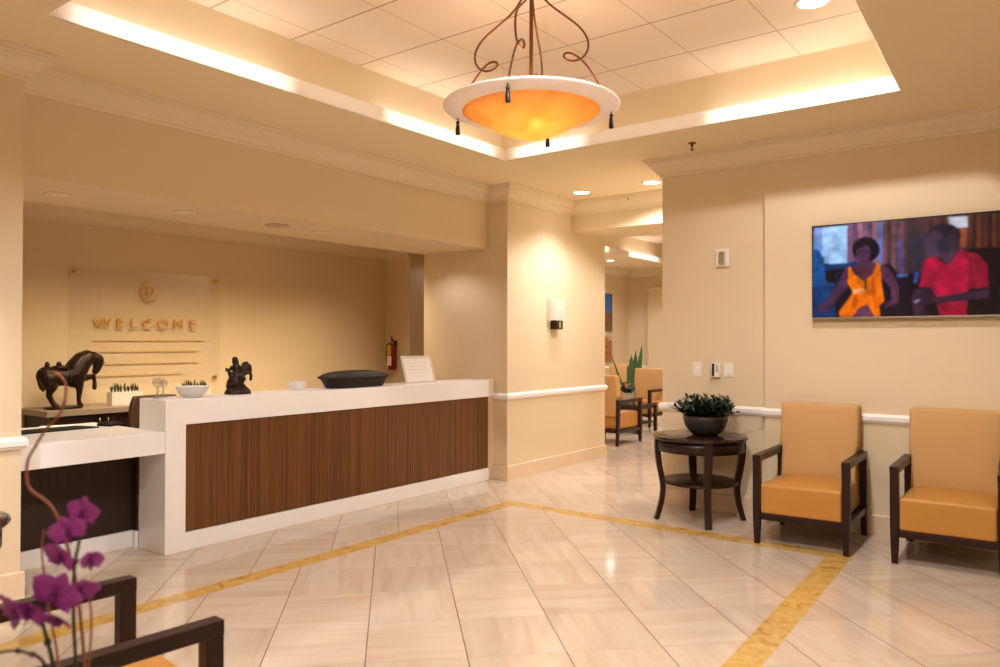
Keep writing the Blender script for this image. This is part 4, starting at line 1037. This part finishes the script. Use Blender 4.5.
# ---- orchid in the foreground
ot = thing('orchid_plant', 'purple orchid with thin brown twigs in the near left corner, in front of everything', 'plant', (.62, 1.385, .701))
B().lathe([(.06, 0), (.066, .004), (.085, .10), (.092, .16), (.082, .16), (.076, .1), (0, .1)], 32).build('pot', MT['ceramic'], ot)
B().lathe([(0, .14), (.082, .136)], 24, caps=False).build('bark', MT['soil'], ot)
b = B()
for a in (.3, 1.5, 2.6, 3.9, 5.1): b.leaf((.02*math.cos(a), .02*math.sin(a), .14), (math.cos(a), math.sin(a), .35), .12, .05, .45, 6, fold=.15)
b.build('leaves', MT['leaf2'], ot, recalc=False)
def lo(p): return (p[0]-.62, p[1]-1.385, p[2]-.701)
ST = [
 ('flower_stem', 'stem', [(.6247, 1.3759, .78), (.6136, 1.3717, .8168), (.605, 1.3649, .9124), (.601, 1.3685, 1.0098), (.6013, 1.3667, 1.0918), (.6071, 1.3584, 1.1277), (.6068, 1.3582, 1.167)], .0042),
 ('flower_stem', 'stem', [(.6142, 1.3897, .78), (.5913, 1.3843, .8389), (.5734, 1.3734, .9209), (.5582, 1.3757, .992), (.5476, 1.3726, 1.0172), (.5244, 1.3866, 1.0306)], .0046),
 ('flower_stem', 'stem', [(.609, 1.3632, .78), (.58, 1.3656, .8654), (.5608, 1.3733, .9252), (.5503, 1.3704, .946), (.534, 1.3752, .9567), (.523, 1.3896, .9616), (.5021, 1.4006, .9624), (.4826, 1.4266, .9493)], .0034),
 ('twig', 'twig', [(.6193, 1.4164, .78), (.6093, 1.4268, .8371), (.6032, 1.4334, .9251), (.6009, 1.4361, .9427), (.5917, 1.447, 1.0132), (.5893, 1.4497, 1.0484), (.5845, 1.455, 1.1047), (.5874, 1.4506, 1.1365)], .0028),
 ('twig', 'twig', [(.6111, 1.3605, .78), (.6159, 1.3515, .856), (.6183, 1.3471, .9244), (.6208, 1.3427, .9842), (.6183, 1.3452, 1.0321), (.612, 1.3533, 1.044)], .0026),
 ('twig', 'twig', [(.6436, 1.4176, .78), (.6427, 1.415, .8867), (.6363, 1.4217, .9886), (.6303, 1.4285, 1.0511), (.6246, 1.4354, 1.0869), (.6144, 1.448, 1.1405), (.6055, 1.4593, 1.1708), (.5967, 1.4706, 1.1851), (.5793, 1.4933, 1.2029), (.5759, 1.4975, 1.2244), (.5767, 1.4959, 1.2566), (.5851, 1.4844, 1.2798), (.5956, 1.47, 1.3103), (.6062, 1.4556, 1.3282), (.6147, 1.4441, 1.3461), (.6176, 1.4397, 1.3729), (.6174, 1.4396, 1.3961), (.6109, 1.4481, 1.4068), (.6043, 1.4566, 1.4122)], .0036)]
for nm, mm, pts, r in ST:
    r *= .85
    q = smooth([lo(p) for p in pts], 2); n = len(q)
    b = B().tube(q, [r*(1-.35*i/n) for i in range(n)], 7)
    if mm == 'stem':
        for i in (n//3, n//2, 2*n//3): b.ball(q[i], r*1.7, 8)
    b.build(nm, MT[mm], ot)
def blossom(c, R, yaw, pitch, roll, openness=1.0):
    """moth orchid: three sepals, two broad petals and a dark lip, facing -y before turning"""
    Mx = Matrix.Translation(lo(c)) @ Matrix.Rotation(yaw, 4, 'Z') @ Matrix.Rotation(pitch, 4, 'X') @ Matrix.Rotation(roll, 4, 'Y')
    b = B()
    for a, L_, w in ((90, 1.0, .62), (215, .95, .58), (325, .95, .58), (12, 1.08, 1.05), (168, 1.08, 1.05)):
        a = math.radians(a); rows = []; e = Vector((-math.sin(a), 0, math.cos(a))); d = Vector((math.cos(a), 0, math.sin(a)))
        for i in range(7):
            t_ = i/6; ww = w*R*.5*math.sin(PI*(.1+.9*t_))**.7 if i < 6 else .02*R
            row = []
            for j in range(5):
                v_ = (j-2)/2
                p = d*(R*L_*t_)*(.55+.45*openness)+e*ww*v_+Vector((0, -R*(.25*(1-openness)*3*t_*t_+.1*math.sin(3*t_))+R*.12*v_*v_*t_+.03*R*math.sin(7*v_+5*t_), 0))
                row.append(b.bm.verts.new(Mx @ p))
            rows.append(row)
        for r0, r1 in zip(rows, rows[1:]):
            for j in range(4): b._f([r0[j], r0[j+1], r1[j+1], r1[j]], True)
    o = b.build('flower', MT['petal'], ot, recalc=False)
    l = B(); l.ball(Mx @ Vector((0, -.16*R, -.16*R)), .17*R, 8, (1, .8, 1.2)); l.ball(Mx @ Vector((0, -.12*R, .04*R)), .1*R, 8)
    l.leaf(Mx @ Vector((0, -.2*R, -.2*R)), Mx.to_3x3() @ Vector((0, -.6, -1)), .42*R, .3*R, .2, 4)
    l.build('lip', MT['petalc'], o, recalc=False)
for c, R, yw, pt, rl, op in (
 ((.610, 1.354, 1.178), .030, -1.0, .1, .2, .9), ((.589, 1.362, 1.150), .033, -.5, .3, -.3, .75), ((.5823, 1.370, 1.106), .037, -1.3, .35, .25, .7),
 ((.6178, 1.343, 1.097), .026, -.2, .2, .1, .35), ((.520, 1.384, 1.030), .042, -1.5, .4, -.5, .7), ((.537, 1.376, 1.024), .036, -.9, .5, .4, .6), ((.5688, 1.356, 1.050), .044, -.9, .2, .5, .9),
 ((.597, 1.336, 1.052), .034, -.25, .55, .1, .7), ((.5712, 1.352, 1.008), .034, -1.2, .75, -.2, .6)):
    blossom(c, R, yw, pt, rl, op)

# ================================================================== LIGHT
WARM = (1, .985, .965)
def spot(loc, tgt, e, size=120, blend=.35, r=.06, col=WARM):
    l = bpy.data.lights.new('lamp', 'SPOT'); l.energy = e; l.spot_size = math.radians(size); l.spot_blend = blend; l.shadow_soft_size = r; l.color = col
    o = bpy.data.objects.new('lamp_light', l); COL.objects.link(o); o.location = loc
    o.rotation_euler = (Vector(tgt)-Vector(loc)).to_track_quat('-Z', 'Y').to_euler(); return o
def point(loc, e, r=.05, col=WARM):
    l = bpy.data.lights.new('lamp', 'POINT'); l.energy = e; l.shadow_soft_size = r; l.color = col
    o = bpy.data.objects.new('lamp_light', l); COL.objects.link(o); o.location = loc; return o
def dn(x, y, z, e, **k): return spot((x, y, z-.02), (x, y, 0), e, **k)
dn(7.261, 4.36, ZC, 58, size=112, blend=1, r=.1, col=(1, 1, 1.06)); dn(7.237, 3.50, ZC, 90, size=150, r=.08)
dn(4.849, 1.27, ZU, 88, size=150)
dn(2.4, 1.27, ZU, 215, size=150)
# fill lamps added out of view to brighten the soffit wall and desk front
dn(-.6, -1.6, ZC, 90, size=160); dn(.5, 2.5, ZC, 50, size=160)
spot((.7, 3.75, ZC-.02), (.95, 4.82, 1.35), 170, size=52, blend=.6)  # out-of-view lamp inferred from the bright patch on the left pier
# soffit spotlights over the desk
for x, y, e in ((2.312, 5.53, 9), (3.228, 5.515, 11), (4.562, 5.52, 11), (5.966, 5.49, 8)): dn(x, y, 2.455, e, size=145, blend=.6, r=.04)
point((PX-.10, PY-.105, PZ-.118), 4, .018, (1, .88, .66)); point((PX, PY, PZ-.02), 8, .05, (1, .92, .8))
dn(13.71, 7.55, ZC, 60, size=150); dn(10.4, 4.2, ZC, 80, size=150); dn(10.6, 7.4, ZC, 80, size=150); dn(13, 4.5, ZU, 190, size=150)
dn(7.9, 6.6, 2.75, 3, size=150)
for x, e in ((2.9, 95), (3.9, 140), (4.9, 140), (6.0, 115)): spot((x, 6.2, 2.73), (x, 6.9, 0), e, size=112, blend=1, r=.2, col=(1, .77, .47))  # unseen spots added behind the soffit to brighten the back wall

wd = bpy.data.worlds.new('World'); SC.world = wd; wd.use_nodes = True
wd.node_tree.nodes['Background'].inputs[0].default_value = (1, .85, .7, 1); wd.node_tree.nodes['Background'].inputs[1].default_value = .0

# ================================================================== CAMERA
cam = bpy.data.cameras.new('camera'); co = bpy.data.objects.new('camera', cam); COL.objects.link(co)
cam.sensor_width = 36; cam.sensor_fit = 'HORIZONTAL'; cam.lens = 760.7/1000*36; cam.clip_start = .05; cam.clip_end = 100
co.matrix_world = Matrix.Translation((0, 0, 1.47)) @ Matrix.Rotation(math.radians(37.1-90), 4, 'Z') @ Matrix.Rotation(math.radians(90+.595), 4, 'X') @ Matrix.Rotation(math.radians(.095), 4, 'Z')
cam.dof.use_dof = True; cam.dof.focus_distance = 6.5; cam.dof.aperture_fstop = 3.2
SC.camera = co
SC.view_settings.view_transform = 'Standard'; SC.view_settings.look = 'None'; SC.view_settings.gamma = 1; SC.view_settings.use_curve_mapping = False
SC.view_settings.exposure = .66
SC.cycles.max_bounces = 8; SC.cycles.diffuse_bounces = 5; SC.cycles.transparent_max_bounces = 12; SC.cycles.sample_clamp_indirect = 6
SC.cycles.caustics_reflective = False; SC.cycles.caustics_refractive = False
